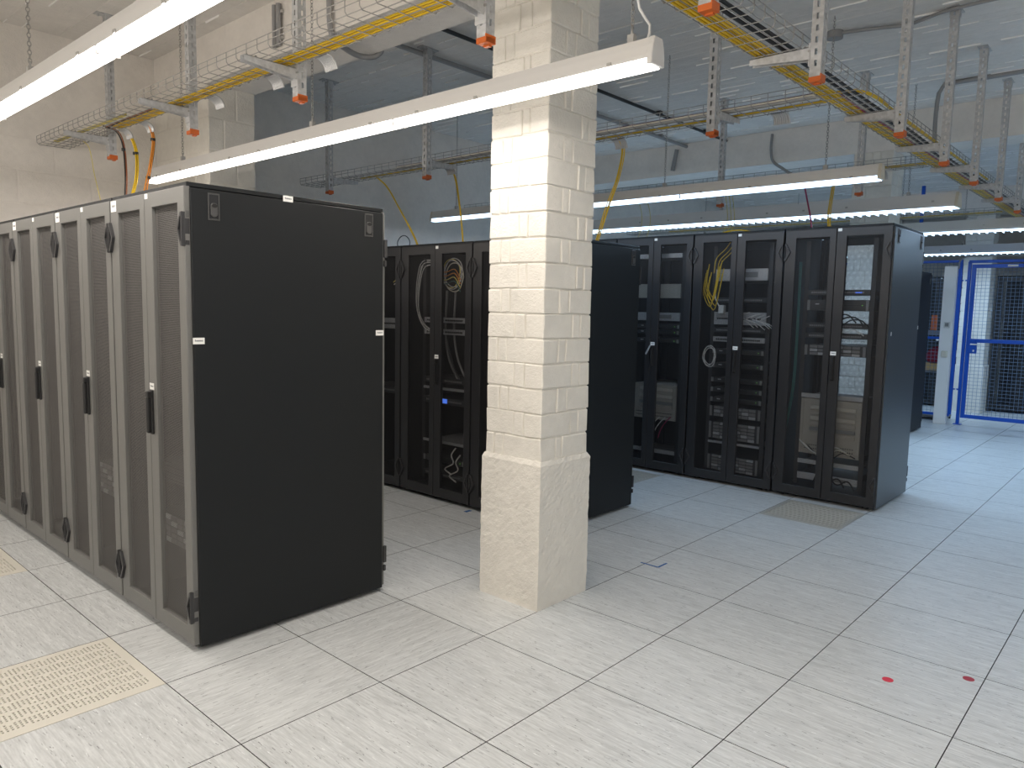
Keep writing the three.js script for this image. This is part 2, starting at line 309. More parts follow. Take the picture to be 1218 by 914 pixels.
{ // wall pier at the back, same painted blocks
  const g = structGroup('wall_pier', 'painted block pier projecting from the back wall'), x0 = 1.6, x1 = 1.99, zf = -3.43;
  mesh('mortar_core', metreUV(span(x0 + 0.005, x1 - 0.005, 0, BEAM_Y + 0.002, BACK, zf - 0.005)), M.block, g);
  for (let c = 0; c < 13; c++) {
    const y = -0.05 + c * 0.25 + 0.127, o = c % 2;
    for (const [a, b] of o ? [[0, 0.12], [0.128, 0.39]] : [[0, 0.225], [0.233, 0.39]]) mesh('block', cbox(b - a, 0.243, 0.1, 0.005, x0 + (a + b) / 2, Math.max(0.12, y), zf - 0.05, 0.0018), M.block, g);
    for (const [a, b] of o ? [[0.008, 0.42], [0.428, 0.95]] : [[0.008, 0.22], [0.228, 0.72], [0.728, 0.95]]) mesh('block', cbox(0.1, 0.243, b - a, 0.003, x0 + 0.052, Math.max(0.12, y), zf - (a + b) / 2, 0.0008), M.block, g);
  }
}

// ---------------------------------------------------------------- server cabinets (front looks towards -x)
const leafShapes = {};
const hingeHalf = (() => { // half of the hexagonal hinge cover, flat side on z=0, growing to -z, front to -x
  const flip = l => l.map(([a, b]) => [-a, b]), o = flip([[0, 0.07], [0.012, 0.07], [0.046, 0.004], [0.046, -0.004], [0.012, -0.07], [0, -0.07]]), i = flip([[0.006, 0.05], [0.01, 0.05], [0.032, 0], [0.01, -0.05], [0.006, -0.05]]);
  const s = new THREE.Shape(o.map(p => new THREE.Vector2(...p))); const h = new THREE.Path(i.map(p => new THREE.Vector2(...p)).reverse()); s.holes.push(h);
  const a = new THREE.ExtrudeGeometry(s, { depth: 0.016, bevelEnabled: true, bevelSize: 0.002, bevelThickness: 0.002, bevelOffset: -0.002, bevelSegments: 1 });
  const b = poly(i, 0.006), g = merge([a, b]); // outline x -> z, depth z -> -x
  g.applyMatrix4(new THREE.Matrix4().makeBasis(new THREE.Vector3(0, 0, 1), new THREE.Vector3(0, 1, 0), new THREE.Vector3(-1, 0, 0))); g.computeVertexNormals(); return g;
})();
const hingeOther = (() => { // mirrored in z
  const g = hingeHalf.clone(); g.scale(1, 1, -1); const p = g.attributes.position.array, n = g.attributes.normal.array;
  for (let i = 0; i < p.length; i += 9) for (let k = 0; k < 3; k++) { let t = p[i + 3 + k]; p[i + 3 + k] = p[i + 6 + k]; p[i + 6 + k] = t; t = n[i + 3 + k]; n[i + 3 + k] = n[i + 6 + k]; n[i + 6 + k] = t; }
  g.computeVertexNormals(); return g;
})();
const knuckle = merge([cbox(0.022, 0.065, 0.016, 0.002, 0, 0.012, 0), cbox(0.018, 0.03, 0.014, 0.002, 0.002, 0.062, 0), cbox(0.02, 0.022, 0.015, 0.002, 0, -0.055, 0)]);
const handleGeo = merge([cbox(0.012, 0.2, 0.028, 0.003, -0.006, 0, 0), cbox(0.02, 0.165, 0.02, 0.006, -0.02, -0.012, 0), cbox(0.024, 0.03, 0.026, 0.004, -0.016, 0.082, 0)]);
const latchGeo = (() => { // recessed quick-release catch in x,y plane, facing +z
  const frame = ring(0.05, 0.112, [[-0.021, 0.021, 0.006, 0.106]], 0.003, 0.001).translate(0, -0.056, 0);
  return merge([frame]);
})();
const latchInset = merge([bx(0.042, 0.1, 0.001, 0, 0, 0.0006)]);
const latchPad = merge([poly(Array.from({ length: 20 }, (_, k) => { const a = k / 20 * 2 * Math.PI, s = Math.sin(a); return [0.015 * Math.cos(a), 0.014 * s + (s > 0 ? 0.012 : -0.018)]; }), 0.005, 0.0015).translate(0, -0.01, 0.001)]);
const latchHole = new THREE.CylinderGeometry(0.0125, 0.0125, 0.002, 16).rotateX(Math.PI / 2).scale(1, 0.66, 1).translate(0, 0.004, 0.0085);
const stickerGeo = (w, h) => bx(0.0008, h, w);
function leaf(parent, o) { // one door leaf hanging at parent's coordinates; z0 = its +z edge
  const { x, z0, w, y0, y1, perf, hingeSide, mats } = o, key = [w, y0, y1, o.mz0, o.mz1].join();
  const my = o.my ?? 0.075, hh = y1 - y0;
  if (!leafShapes[key]) {
    // ring is built in x,y; x -> z, depth -> -x
    const g = ring(w, hh, [[-w / 2 + o.mz1, w / 2 - o.mz0, my, hh - 0.065]], 0.022, 0.002);
    const m4 = new THREE.Matrix4().makeBasis(new THREE.Vector3(0, 0, 1), new THREE.Vector3(0, 1, 0), new THREE.Vector3(-1, 0, 0));
    g.applyMatrix4(m4); g.computeVertexNormals();
    const pw = w - o.mz0 - o.mz1 + 0.004, ph = hh - 0.065 - my + 0.004;
    const pg = new THREE.PlaneGeometry(pw, ph).translate((o.mz1 - o.mz0) / 2, my + ph / 2 - 0.002, 0); const uv = pg.attributes.uv, pp = pg.attributes.position;
    for (let i = 0; i < uv.count; i++) uv.setXY(i, pp.getX(i), pp.getY(i));
    pg.applyMatrix4(new THREE.Matrix4().makeBasis(new THREE.Vector3(0, 0, 1), new THREE.Vector3(0, 1, 0), new THREE.Vector3(-1, 0, 0)));
    leafShapes[key] = [g, pg];
  }
  const d = new THREE.Group(); d.name = o.name || 'door'; parent.add(d); d.position.set(x, y0, z0 - w / 2);
  mesh('door_frame', leafShapes[key][0], mats.frame, d);
  mesh('perforated_panel', leafShapes[key][1], perf, d).position.x = -0.008;
  if (o.plain) return d;
  const hz = hingeSide > 0 ? w / 2 : -w / 2;
  for (const hy of [0.17, hh - 0.175]) {
    const hm = mesh('hinge', hingeSide > 0 ? hingeHalf : hingeOther, M.hinge, d); hm.position.set(-0.02, hy, hz);
    const k = mesh('hinge_knuckle', knuckle, M.hinge, d); k.position.set(-0.012, hy, hz - hingeSide * 0.007);
  }
  return d;
}
function cabinet(o) {
  const { x, z1, w, depth, h } = o, g = thing('server_cabinet', o.label, 'cabinet', [x + depth / 2, 0, z1 - w / 2], o.group);
  const f = -depth / 2, b = depth / 2, zr = w / 2, pt = 0.045, dm = { frame: o.frameMat || M.door };
  const fx = f + 0.028, bk = b - 0.028;
  for (const sx of [fx + pt / 2, bk - pt / 2]) for (const sz of [-1, 1]) mesh('corner_post', bx(pt, h - 0.07, 0.03, sx, 0.04 + (h - 0.07) / 2, sz * (zr - 0.022)), M.black, g);
  for (const sx of [fx + 0.1, bk - 0.12]) for (const sz of [-1, 1]) mesh('mounting_rail', bx(0.02, h - 0.2, 0.035, sx + 0.012, h / 2, sz * 0.258), M.inner, g);
  mesh('roof', cbox(depth - 0.03, 0.02, w - 0.006, 0.003, 0, h - 0.01, 0), M.panel, g);
  mesh('bottom_plate', bx(depth - 0.06, 0.02, w - 0.01, 0, 0.045, 0), M.black, g);
  for (const sx of [f + 0.1, b - 0.1]) for (const sz of [-1, 1]) mesh('levelling_foot', new THREE.CylinderGeometry(0.022, 0.026, 0.036, 10).translate(sx, 0.018, sz * (zr - 0.09)), M.black, g);
  mesh('cable_gland_plate', bx(0.34, 0.006, 0.2, 0.1, h + 0.001, 0), M.black, g);
  // front leaves; index 0 is the +z leaf
  const lw = (w - 0.012) / 2, y0 = 0.032, y1 = h - 0.018;
  const L0 = leaf(g, { x: fx, z0: zr - 0.004, w: lw - 0.002, y0, y1, perf: o.perf, hingeSide: 1, mats: dm, mz0: 0.062, mz1: 0.075 });
  const L1 = leaf(g, { x: fx, z0: -0.001, w: lw - 0.002, y0, y1, perf: o.perf, hingeSide: -1, mats: dm, mz0: 0.05, mz1: 0.088 });
  const hy = o.handleY ?? 1.02, ez = -(lw - 0.002) / 2;
  const hd = mesh('handle', handleGeo, M.cableBlack, L0); hd.position.set(-0.024, hy - y0, ez + 0.028);
  if (o.openKey) { const k = mesh('handle_lever', cbox(0.01, 0.1, 0.016, 0.003), M.silver, L0); k.position.set(-0.05, hy - y0 + 0.06, ez - 0.005); k.rotation.x = 0.5; }
  mesh('handle_label', stickerGeo(0.045, 0.03), M.sticker, L0).position.set(-0.0245, hy - y0 + 0.117, ez + 0.026);
  mesh('small_label', stickerGeo(0.03, 0.022), M.stickerSmall, L0).position.set(-0.0245, y1 - y0 - 0.014, ez + 0.02);
  if (o.bigLabel) mesh('number_label', stickerGeo(0.062, 0.05), M.sticker, L1).position.set(-0.0245, y1 - y0 - 0.03, ez + 0.04);
  // rear leaves
  if (o.duct) leaf(g, { x: bk + 0.022, z0: zr - 0.004, w: w - 0.012, y0, y1, perf: o.backPerf || o.perf, hingeSide: 1, mats: dm, mz0: 0.062, mz1: 0.062, plain: true, name: 'rear_door' });
  else for (const z0 of [zr - 0.004, -0.001]) { const d = leaf(g, { x: bk + 0.022, z0, w: lw - 0.002, y0, y1, perf: o.backPerf || o.perf, hingeSide: 1, mats: dm, mz0: 0.062, mz1: 0.062, plain: true, name: 'rear_door' }); }
  if (o.side) { // end panel on +z
    const sp = new THREE.Group(); sp.name = 'side_panel'; g.add(sp); sp.position.set(0, 0, zr);
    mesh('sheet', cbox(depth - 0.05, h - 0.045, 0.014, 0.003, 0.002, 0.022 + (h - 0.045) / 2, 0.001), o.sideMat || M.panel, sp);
    for (const sx of [f + 0.125, b - 0.115]) {
      const lt = mesh('latch', latchGeo, M.latch, sp); lt.position.set(sx, h - 0.092, 0.0075);
      const li = mesh('latch_recess', latchInset, M.black, sp), lp = mesh('latch_pad', latchPad, M.latch, sp), lh = mesh('latch_hole', latchHole, M.port, sp); for (const q of [li, lp, lh]) q.position.copy(lt.position);
    }
    if (o.sideLabels) for (const [sx, sy] of [[f + 0.048, 1.358], [0.035 + f + 0.44, h - 0.017], [b - 0.045, 1.382]]) mesh('label', bx(0.05, 0.027, 0.0008), M.sticker, sp).position.set(sx, sy, 0.0085);
    if (o.sideDots) for (const [sx, sy] of [[f + 0.1, 1.385], [b - 0.03, 1.43]]) mesh('label', bx(0.02, 0.03, 0.0008), M.stickerSmall, sp).position.set(sx, sy, 0.0085);
    for (const hy2 of [0.2, h - 0.2]) mesh('rear_hinge_block', merge([cbox(0.018, 0.09, 0.016, 0.002, b - 0.004, hy2, 0), cbox(0.014, 0.03, 0.016, 0.002, b - 0.006, hy2 - 0.075, 0)]), M.hinge, sp);
  } else mesh('side_panel', bx(depth - 0.1, h - 0.06, 0.004, 0, h / 2, zr - 0.004), M.inner, g);
  if (o.duct) mesh('rear_cable_duct', bx(0.06, h - 0.15, 0.3, b - 0.1, h / 2, 0.225), M.inner, g);
  if (o.farSide) mesh('far_side_panel', bx(depth - 0.05, h - 0.045, 0.014, 0, 0.022 + (h - 0.045) / 2, -zr), M.panel, g);
  return g;
}
const rowL = 'left row of cabinets', rowM = 'middle row of cabinets', rowR = 'right row of cabinets';
const Ls = ['server cabinet at the near end of the left row, with plain black side panel', 'mesh-door cabinet second from the near end of the left row', 'mesh-door cabinet third from the near end of the left row', 'mesh-door cabinet fourth in the left row, cut by the photo edge'];
Ls.forEach((label, i) => cabinet({ x: 0.192, z1: -0.772 - 0.8 * i, w: 0.796, depth: 1.04, h: 2.012, label, group: rowL, perf: M.perf, backPerf: M.perf, side: i === 0, sideLabels: i === 0, bigLabel: true, farSide: i === 3 }));
const Ms = ['dark cabinet at the near end of the middle row, mostly behind the block pillar', 'dark cabinet of looped pale cables, just left of the block pillar', 'dark cabinet third in the middle row, partly behind the black side panel', 'dark cabinet at the wall end of the middle row, hidden by the left row'];
Ms.slice(0, 3).forEach((label, i) => cabinet({ x: 2.672, z1: -0.786 - 0.815 * i, w: 0.81, depth: 0.99, h: 2.005, label, group: rowM, perf: M.perfOpen, backPerf: M.inner, side: i === 0, frameMat: M.doorDark, farSide: i === 2 }));
const Rs = ['dark cabinet at the near end of the right row, black side with its sheen put into the colour', 'dark cabinet second in the right row, yellow cables hanging inside', 'dark cabinet third in the right row, beige chassis low inside', 'dark cabinet fourth in the right row, mostly behind the middle row'];
Rs.forEach((label, i) => cabinet({ x: 4.875, z1: 0.632 - 0.825 * i, w: 0.82, depth: 0.88, h: 2.215, label, group: rowR, perf: M.perfOpen, backPerf: i ? M.inner : M.perfOpen, side: i === 0, sideDots: i === 0, sideMat: M.panelSheen, frameMat: M.doorDark, handleY: 1.1, openKey: i === 2, duct: i === 0, farSide: i === 3 }));
cabinet({ x: 9.02, z1: -0.25, w: 0.8, depth: 0.94, h: 2.1, label: 'far cabinet whose dark edge shows beside the right row near the white column', perf: M.perf, side: true, frameMat: M.doorDark });
for (let i = 0; i < 5; i++) cabinet({ x: 13.02, z1: [2.43, 1.61, 0.79, -0.43, -1.25][i], w: 0.8, depth: 1.0, h: 2.2, label: ['black cabinet behind the blue mesh gate, at the photo edge', 'black cabinet behind the middle of the blue mesh gate', 'black cabinet behind the gate, just right of the far pillar', 'black cabinet behind the mesh, just left of the far pillar', 'black cabinet behind the mesh, farthest left of the white column'][i], group: 'cabinets behind the gate', perf: M.perfBlack, backPerf: M.inner, side: i === 0, frameMat: M.black });

// ---------------------------------------------------------------- luminaires on chains
const link = (() => { const g = new THREE.TorusGeometry(0.0075, 0.0019, 4, 8).scale(1, 1.5, 1).toNonIndexed(); return g; })();
function chainGeo(len) { const l = []; const p = 0.0185; for (let k = 0; k * p < len; k++) l.push(link.clone().rotateY(k % 2 ? Math.PI / 2 : 0).translate(0, k * p + 0.01, 0)); return merge(l); }
function luminaire(o) {
  const { x, y, z0, n, warm, louvre } = o, len = 1.485 * n, g = thing('strip_light', o.label, 'light', [x, y, z0], 'hanging strip lights'); // runs from z0 towards -z
  const col = warm ? WARM : COLD, lens = warm ? M.lensWarm : M.lensCold;
  const hb = louvre ? 0.075 : 0.034, hs = louvre ? 0.082 : 0.043, top = louvre ? 0.13 : 0.105, ls = louvre ? 0.008 : 0.028;
  // housing profile, extruded along z
  const prof = louvre ? [[-hs, ls], [hs, ls], [hs, 0.03], [0.045, top], [-0.045, top], [-hs, 0.03]] : [[-hs, ls], [hs, ls], [hs, ls + 0.012], [0.036, 0.075], [0.026, top], [-0.026, top], [-0.036, 0.075], [-hs, ls + 0.012]];
  mesh('housing', poly(prof, len - 0.02).translate(0, 0, -len + 0.01), M.housing, g);
  for (const s of [0, 1]) mesh('end_cap', poly(prof.map(([a, b]) => [a * 1.04, b < 0.03 ? b * 0.2 : b + 0.002]), 0.018, 0.003).translate(0, 0, s ? -len - 0.002 : -0.012), warm ? M.housing : M.cream, g);
  const lp = louvre ? [[-hb, 0], [hb, 0], [hb, ls], [-hb, ls]] : [[-hb + 0.006, 0], [hb - 0.006, 0], [hb, 0.005], [hs - 0.002, ls], [-hs + 0.002, ls], [-hb, 0.005]];
  for (let k = 0; k < n; k++) mesh('diffuser', poly(lp, 1.485 - 0.012).translate(0, 0, -1.485 * (k + 1) + 0.006), lens, g);
  if (!louvre) for (let k = 1; k < n; k++) mesh('joint_seal', poly([[-hs, -0.001], [hs, -0.001], [hs, ls + 0.002], [-hs, ls + 0.002]], 0.008).translate(0, 0, -1.485 * k - 0.004), M.clip, g);
  if (louvre) { // row of hanging louvre blades
    const blade = poly([[-hb, -0.022], [hb, -0.022], [hb - 0.012, -0.001], [-hb + 0.012, -0.001]], 0.004);
    const lou = []; for (let z = 0.06; z < len; z += 0.075) lou.push(blade.clone().translate(0, 0, -z)); mesh('louvre_blades', merge(lou), M.grey, g);
  }
  const clips = []; for (let k = 0; k < n; k++) for (const q of [0.18, 0.9, 1.3]) for (const s of [-1, 1]) clips.push(bx(0.006, 0.014, 0.02, s * (hs + 0.002), louvre ? 0.06 : ls + 0.006, -1.485 * k - q)); mesh('clips', merge(clips), M.clip, g);
  for (const c of o.chains) {
    mesh('hanger', merge([span(-0.012, 0.012, top - 0.005, top + 0.035, -0.014, 0.014), span(-0.004, 0.004, top + 0.03, top + 0.06, -0.003, 0.003)]), M.clip, g).position.z = -c;
    mesh('chain', chainGeo(H - y - top - 0.055), M.wire, g).position.set(0, top + 0.05, -c);
  }
  if (o.lead) mesh('supply_lead', tube([[0.01, top, -0.05], [0.03, top + 0.06, -0.05], [-0.02, top + 0.12, -0.07], [0.0, top + 0.3, -0.08], [0, H - y, -0.09]], 0.006, 30), M.white, g);
  const li = new THREE.RectAreaLight(col, (warm ? WARM_POWER : COLD_POWER) * (o.level ?? 1), 2 * hb - 0.012, len - 0.04);
  li.position.set(0, -0.006, -len / 2); li.rotation.x = -Math.PI / 2; li.name = 'strip_light_glow'; g.add(li);
  if (o.sides) for (const s of [-1, 1]) { // the wrap-round diffuser also glows through its two sides
    const e = new THREE.RectAreaLight(col, (warm ? WARM_POWER : COLD_POWER) * o.sides, len - 0.04, 0.026);
    e.position.set(s * (hs + 0.004), 0.015, -len / 2); e.rotation.y = -s * Math.PI / 2; e.name = 'strip_light_side_glow'; g.add(e);
  }
  return g;
}
luminaire({ x: -0.09, y: 2.42, z0: 3.72, n: 5, warm: true, sides: 1.1, chains: [5.37, 3.0, 1.5, 0.3, 7.2], label: 'long strip light crossing the top left corner, above the left cabinet fronts' });
luminaire({ x: 1.269, y: 2.42, z0: 0.77, n: 3, warm: true, level: 0.78, sides: 0.15, chains: [0.11, 2.26, 3.92], lead: true, label: 'strip light passing in front of the block pillar' });
luminaire({ x: 1.269, y: 2.42, z0: 6.8, n: 3, warm: true, sides: 0.9, chains: [0.3, 2.2, 4.1], label: 'strip light behind the camera, in line with the one at the pillar' });
luminaire({ x: -2.1, y: 2.42, z0: 3.72, n: 5, warm: true, sides: 1.1, chains: [0.3, 2.2, 4.1, 6.5], label: 'strip light left of the camera, parallel to the one above the left cabinets' });
luminaire({ x: 4.2, y: 2.42, z0: 0.72, n: 3, warm: false, sides: 0.15, chains: [0.37, 1.65, 4.1], label: 'strip light above the fronts of the right-hand cabinets' });
luminaire({ x: 6.2, y: 2.46, z0: 0.77, n: 3, warm: false, louvre: true, chains: [0.4, 2.2, 4.0], label: 'louvred strip light directly over the tops of the right-hand cabinets' });
luminaire({ x: 6.2, y: 2.46, z0: 6.4, n: 3, warm: false, louvre: true, chains: [0.4, 2.2, 4.0], label: 'louvred strip light beyond the right edge of the photo' });
luminaire({ x: 8.35, y: 2.46, z0: 3.75, n: 5, warm: false, louvre: true, chains: [0.4, 2.2, 4.0, 6.5], label: 'louvred strip light above the white column, upper of the two at the right edge' });
luminaire({ x: 11.6, y: 2.46, z0: 3.75, n: 5, warm: false, louvre: true, chains: [0.4, 2.2, 4.0, 6.5], label: 'louvred strip light just above the blue mesh gate' });

// ---------------------------------------------------------------- wire cable trays and their supports
function wireTray(name, label, axis, a, b, c0, c1, y) { // runs a..b along axis, across c0..c1
  const w = c1 - c0, L = b - a, g = thing(name, label, 'cable tray', axis === 'z' ? [(c0 + c1) / 2, y, a] : [a, y, (c0 + c1) / 2]);
  if (axis === 'x') g.rotation.y = Math.PI / 2; // local z -> world x
  const r = 0.0024, sh = 0.058, long = rod([0, 0, 0], [0, 0, L], r, 5);
  for (const [x, yy] of [...[0, 1, 2, 3, 4].map(k => [-w / 2 + 0.012 + k * (w - 0.024) / 4, r]), [-w / 2, sh], [w / 2, sh], [-w / 2, sh * 0.55], [w / 2, sh * 0.55]]) mesh('long_wire', long, M.wire, g).position.set(x, yy, 0);
  const cross = merge([rod([-w / 2 + 0.01, -r, 0], [w / 2 - 0.01, -r, 0], r, 5), ...[-1, 1].flatMap(s => [rod([s * (w / 2 - 0.01), -r, 0], [s * (w / 2 + r), 0.012, 0], r, 5), rod([s * (w / 2 + r), 0.012, 0], [s * (w / 2 + r), sh, 0], r, 5)])]);
  for (let z = 0.005; z <= L; z += 0.1) mesh('cross_wire', cross, M.wire, g).position.z = z;
  return g;
}
const TY = 2.705;
wireTray('wire_tray', 'wire cable tray above the left cabinets, ending at the back wall', 'z', -4.36, 0.69, 0.69, 0.925, TY);
wireTray('wire_tray', 'wire cable tray above the middle cabinets, passing behind the block pillar', 'z', -4.36, 0.69, 2.985, 3.23, TY);
wireTray('wire_tray', 'wire cable tray above the right cabinets, below the cross tray', 'z', -4.36, 0.69, 5.26, 5.5, TY);
wireTray('wire_tray', 'wide wire cable tray descending from the top centre to the right edge', 'x', 0.5, 9.6, 0.70, 0.935, TY);
wireTray('wire_tray', 'wire cable tray far behind the strip lights at the right', 'z', -4.3, 0.69, 8.75, 8.98, TY);

const slotPlate = (w, h) => { const hs = []; for (let y = 0.05; y < h - 0.04; y += 0.05) hs.push([-0.006, 0.006, y, y + 0.026]); return ring(w, h, hs, 0.0025, 0); };
const PH = H - 2.56;
const postGeo = (() => { // channel 50 x 48 mm with a slotted web (-x side) and slotted flanges
  const web = slotPlate(0.05, PH).rotateY(-Math.PI / 2).translate(-0.0235, 0, 0), fl = slotPlate(0.046, PH), f1 = fl.clone().translate(0.0005, 0, 0.0225), f2 = fl.clone().translate(0.0005, 0, -0.025);
  const g = merge([web, f1, f2, bx(0.008, PH, 0.003, 0.02, PH / 2, 0.02), bx(0.008, PH, 0.003, 0.02, PH / 2, -0.02)]); return g; })();
const headGeo = merge([cbox(0.17, 0.008, 0.07, 0.001, 0, 0, 0), bx(0.05, 0.05, 0.003, 0, -0.028, 0.028), bx(0.05, 0.05, 0.003, 0, -0.028, -0.028), rod([-0.065, 0, 0], [-0.065, -0.02, 0], 0.007), rod([0.065, 0, 0], [0.065, -0.02, 0], 0.007)]);
const capGeo = merge([cbox(0.054, 0.024, 0.056, 0.003, 0, 0.002, 0), bx(0.056, 0.03, 0.004, 0, 0.006, 0.026), bx(0.016, 0.008, 0.03, 0.012, -0.012, 0)]);
const armGeo = (() => merge([poly([[0.02, -0.055], [0.31, -0.028], [0.31, 0], [0.02, 0]], 0.0025).translate(0, 0, -0.02), poly([[0.02, -0.055], [0.31, -0.028], [0.31, 0], [0.02, 0]], 0.0025).translate(0, 0, 0.0175), bx(0.29, 0.0025, 0.04, 0.165, -0.0012, 0), bx(0.006, 0.1, 0.06, 0.028, -0.035, 0)]))();
const boltGeos = [rod([0.03, -0.02, -0.03], [0.03, -0.02, 0.03], 0.006), rod([0.06, -0.005, 0], [0.06, 0.012, 0], 0.005), rod([0.24, -0.005, 0], [0.24, 0.012, 0], 0.005)];
function support(x, z, dir, label) { // dir: direction of the arm
  const g = thing('tray_support', label, 'bracket', [x, 0, z], 'ceiling-hung tray supports');
  const turn = { '-x': Math.PI, '+x': 0, '-z': Math.PI / 2, '+z': -Math.PI / 2 }[dir];
  mesh('post', postGeo, M.zinc, g).position.y = 2.56;
  const hd = mesh('head_plate', headGeo, M.zinc, g); hd.position.y = H - 0.004;
  const cp = mesh('end_cap', capGeo, M.orange, g); cp.position.y = 2.555; cp.userData.label = 'orange plastic end cap';
  const a = mesh('arm', armGeo, M.zinc, g); a.position.y = TY - 0.006; a.rotation.y = turn;
  for (const bg of boltGeos) { const bo = mesh('bolt', bg, M.wire, g); bo.position.y = TY - 0.006; bo.rotation.y = turn; }
}
[[-3.63, 'hanging slotted support of the left tray nearest the back wall'], [-2.335, 'hanging slotted support of the left tray, second from the back wall'], [-1.135, 'hanging slotted support of the left tray, third from the back wall'], [0.183, 'hanging slotted support of the left tray beside the pillar top']].forEach(([z, l]) => support(0.965, z, '-x', l));
[[-3.7, 'dark hanging support of the middle tray nearest the back wall'], [-2.34, 'dark hanging support of the middle tray left of the pillar'], [0.163, 'hanging support of the middle tray right of the pillar']].forEach(([z, l]) => support(2.88, z, '+x', l));
[[-1.15, 'hanging support above the right cabinets, ending beneath the strip light'], [0.132, 'hanging support with red-orange cap above the near right cabinet']].forEach(([z, l]) => support(5.61, z, '-x', l));
['first hanging support of the cross tray, cap at the top edge of the photo', 'second hanging support of the cross tray, beside the second arm', 'third hanging support of the cross tray, tallest in full view', 'fourth hanging support of the cross tray from the top', 'fifth hanging support of the cross tray from the top', 'sixth hanging support of the cross tray from the top', 'last hanging support of the cross tray at the right edge'].forEach((l, i) => support([1.22, 2.23, 3.53, 4.58, 5.54, 6.56, 7.545][i], 1.0, '-z', l));

// drop-outs: ribbed curved sheet at the tray's edge
const dropGeo = (() => { const l = []; for (let k = 0; k < 8; k++) { const p = []; for (let q = 0; q <= 6; q++) { const a = q / 6 * 1.5; p.push([Math.sin(a) * 0.06, -0.06 + Math.cos(a) * 0.06, -0.045 + k * 0.0125]); } l.push(tube(p, 0.0065, 8, 5)); } return merge(l); })();
function dropout(x, z, dirTurn, label, y = TY) { const o = mesh('cable_dropout', dropGeo, M.zinc); o.position.set(x, y - 0.002, z); o.rotation.y = dirTurn; tag(o, label, 'cable guide', 'tray drop-outs'); }
dropout(0.91, -2.95, 0, 'ribbed metal drop-out with the orange cable below it'); dropout(0.91, -1.98, 0, 'ribbed metal drop-out beside the second left support'); dropout(0.91, -1.34, 0, 'ribbed metal drop-out beside the third left support'); dropout(0.91, -0.86, 0, 'ribbed metal drop-out nearest the pillar on the left tray');
dropout(0.9, -3.28, 0, 'ribbed metal drop-out with the thick yellow bundle below it');
dropout(3.2, -2.45, 0, 'ribbed metal drop-out on the middle tray, left of the pillar'); dropout(3.2, -0.72, 0, 'ribbed metal drop-out on the middle tray, right of the pillar'); dropout(3.2, 0.42, 0, 'ribbed metal drop-out below the junction with the cross tray'); dropout(5.48, 0.33, 0, 'ribbed metal drop-out on the tray above the right cabinets');

// ---------------------------------------------------------------- cables
function bundle(name, label, m, r, pts, offs, ties = [], group, rad = 5) {
  const g = thing(name, label, 'cable', [0, 0, 0], group);
  offs.forEach(([dx, dy, dz], k) => mesh('cable', tube(pts.map(([x, y, z]) => [x + dx + rr(-0.002, 0.002), y + dy, z + dz + rr(-0.002, 0.002)]), r, pts.length * 5, rad), Array.isArray(m) ? m[k % m.length] : m, g));
  for (const [x, y, z, tr] of ties) mesh('cable_tie', new THREE.CylinderGeometry(tr, tr, 0.018, 10).translate(x, y, z), M.cableBlack, g);
  return g;
}
const one = (name, label, m, r, pts, group) => tag(mesh(name, tube(pts, r, pts.length * 8, 6), m), label, 'cable', group);
const zs = (x, y, a, b, n = 9, wob = 0.006) => Array.from({ length: n }, (_, k) => [x + rr(-wob, wob), y, a + (b - a) * k / (n - 1)]);
const xs = (z, y, a, b, n = 11, wob = 0.006) => Array.from({ length: n }, (_, k) => [a + (b - a) * k / (n - 1), y, z + rr(-wob, wob)]);
const rowOff = (n, d, ax = 0) => Array.from({ length: n }, (_, k) => { const v = (k - (n - 1) / 2) * d, up = (k % 2) * d * 0.5; return ax ? [0, up, v] : [v, up, 0]; });
bundle('cable_bundle', 'yellow cable bundle lying along the left tray', M.yellow, 0.006, zs(0.875, TY + 0.012, -3.3, 0.66), rowOff(7, 0.011));
bundle('cable_bundle', 'flat yellow cables under the far end of the left tray', M.pale, 0.005, zs(0.78, TY + 0.011, -4.2, -2.9, 6, 0.01), [[0, 0, 0], [0.012, 0, 0], [-0.012, 0, 0], [0.006, 0.008, 0]]);
bundle('cable_bundle', 'thin brown cables lying beside the yellow bundle on the left tray', [M.brown, M.cableBlack], 0.004, zs(0.83, TY + 0.01, -3.35, -2.6, 4), [[0, 0, 0], [0.01, 0, 0]]);
bundle('cable_bundle', 'thick yellow bundle dropping into the left cabinets', M.yellow, 0.0055, [[0.85, TY + 0.02, -3.32], [0.94, TY - 0.01, -3.3], [0.985, TY - 0.1, -3.28], [0.97, 2.4, -3.22], [0.9, 2.2, -3.15], [0.85, 2.0, -3.1]], [[0, 0, 0], [0.011, 0, 0], [0.005, 0, 0.011], [-0.006, 0, 0.01], [0.002, 0, -0.01]], [[0.988, 2.55, -3.265, 0.0185], [0.905, 2.2, -3.147, 0.0185]]);
bundle('cable_bundle', 'brown and black cables dropping left of the yellow bundle', [M.brown, M.brown, M.cableBlack], 0.0045, [[0.83, TY + 0.02, -3.4], [0.91, TY, -3.39], [0.94, TY - 0.06, -3.38], [0.93, 2.4, -3.3], [0.91, 2.2, -3.28], [0.9, 2.0, -3.27]], [[0, 0, 0], [0.006, 0, 0.007], [-0.006, 0, 0.006]], [[0.94, 2.58, -3.352, 0.013], [0.914, 2.23, -3.28, 0.012]]);
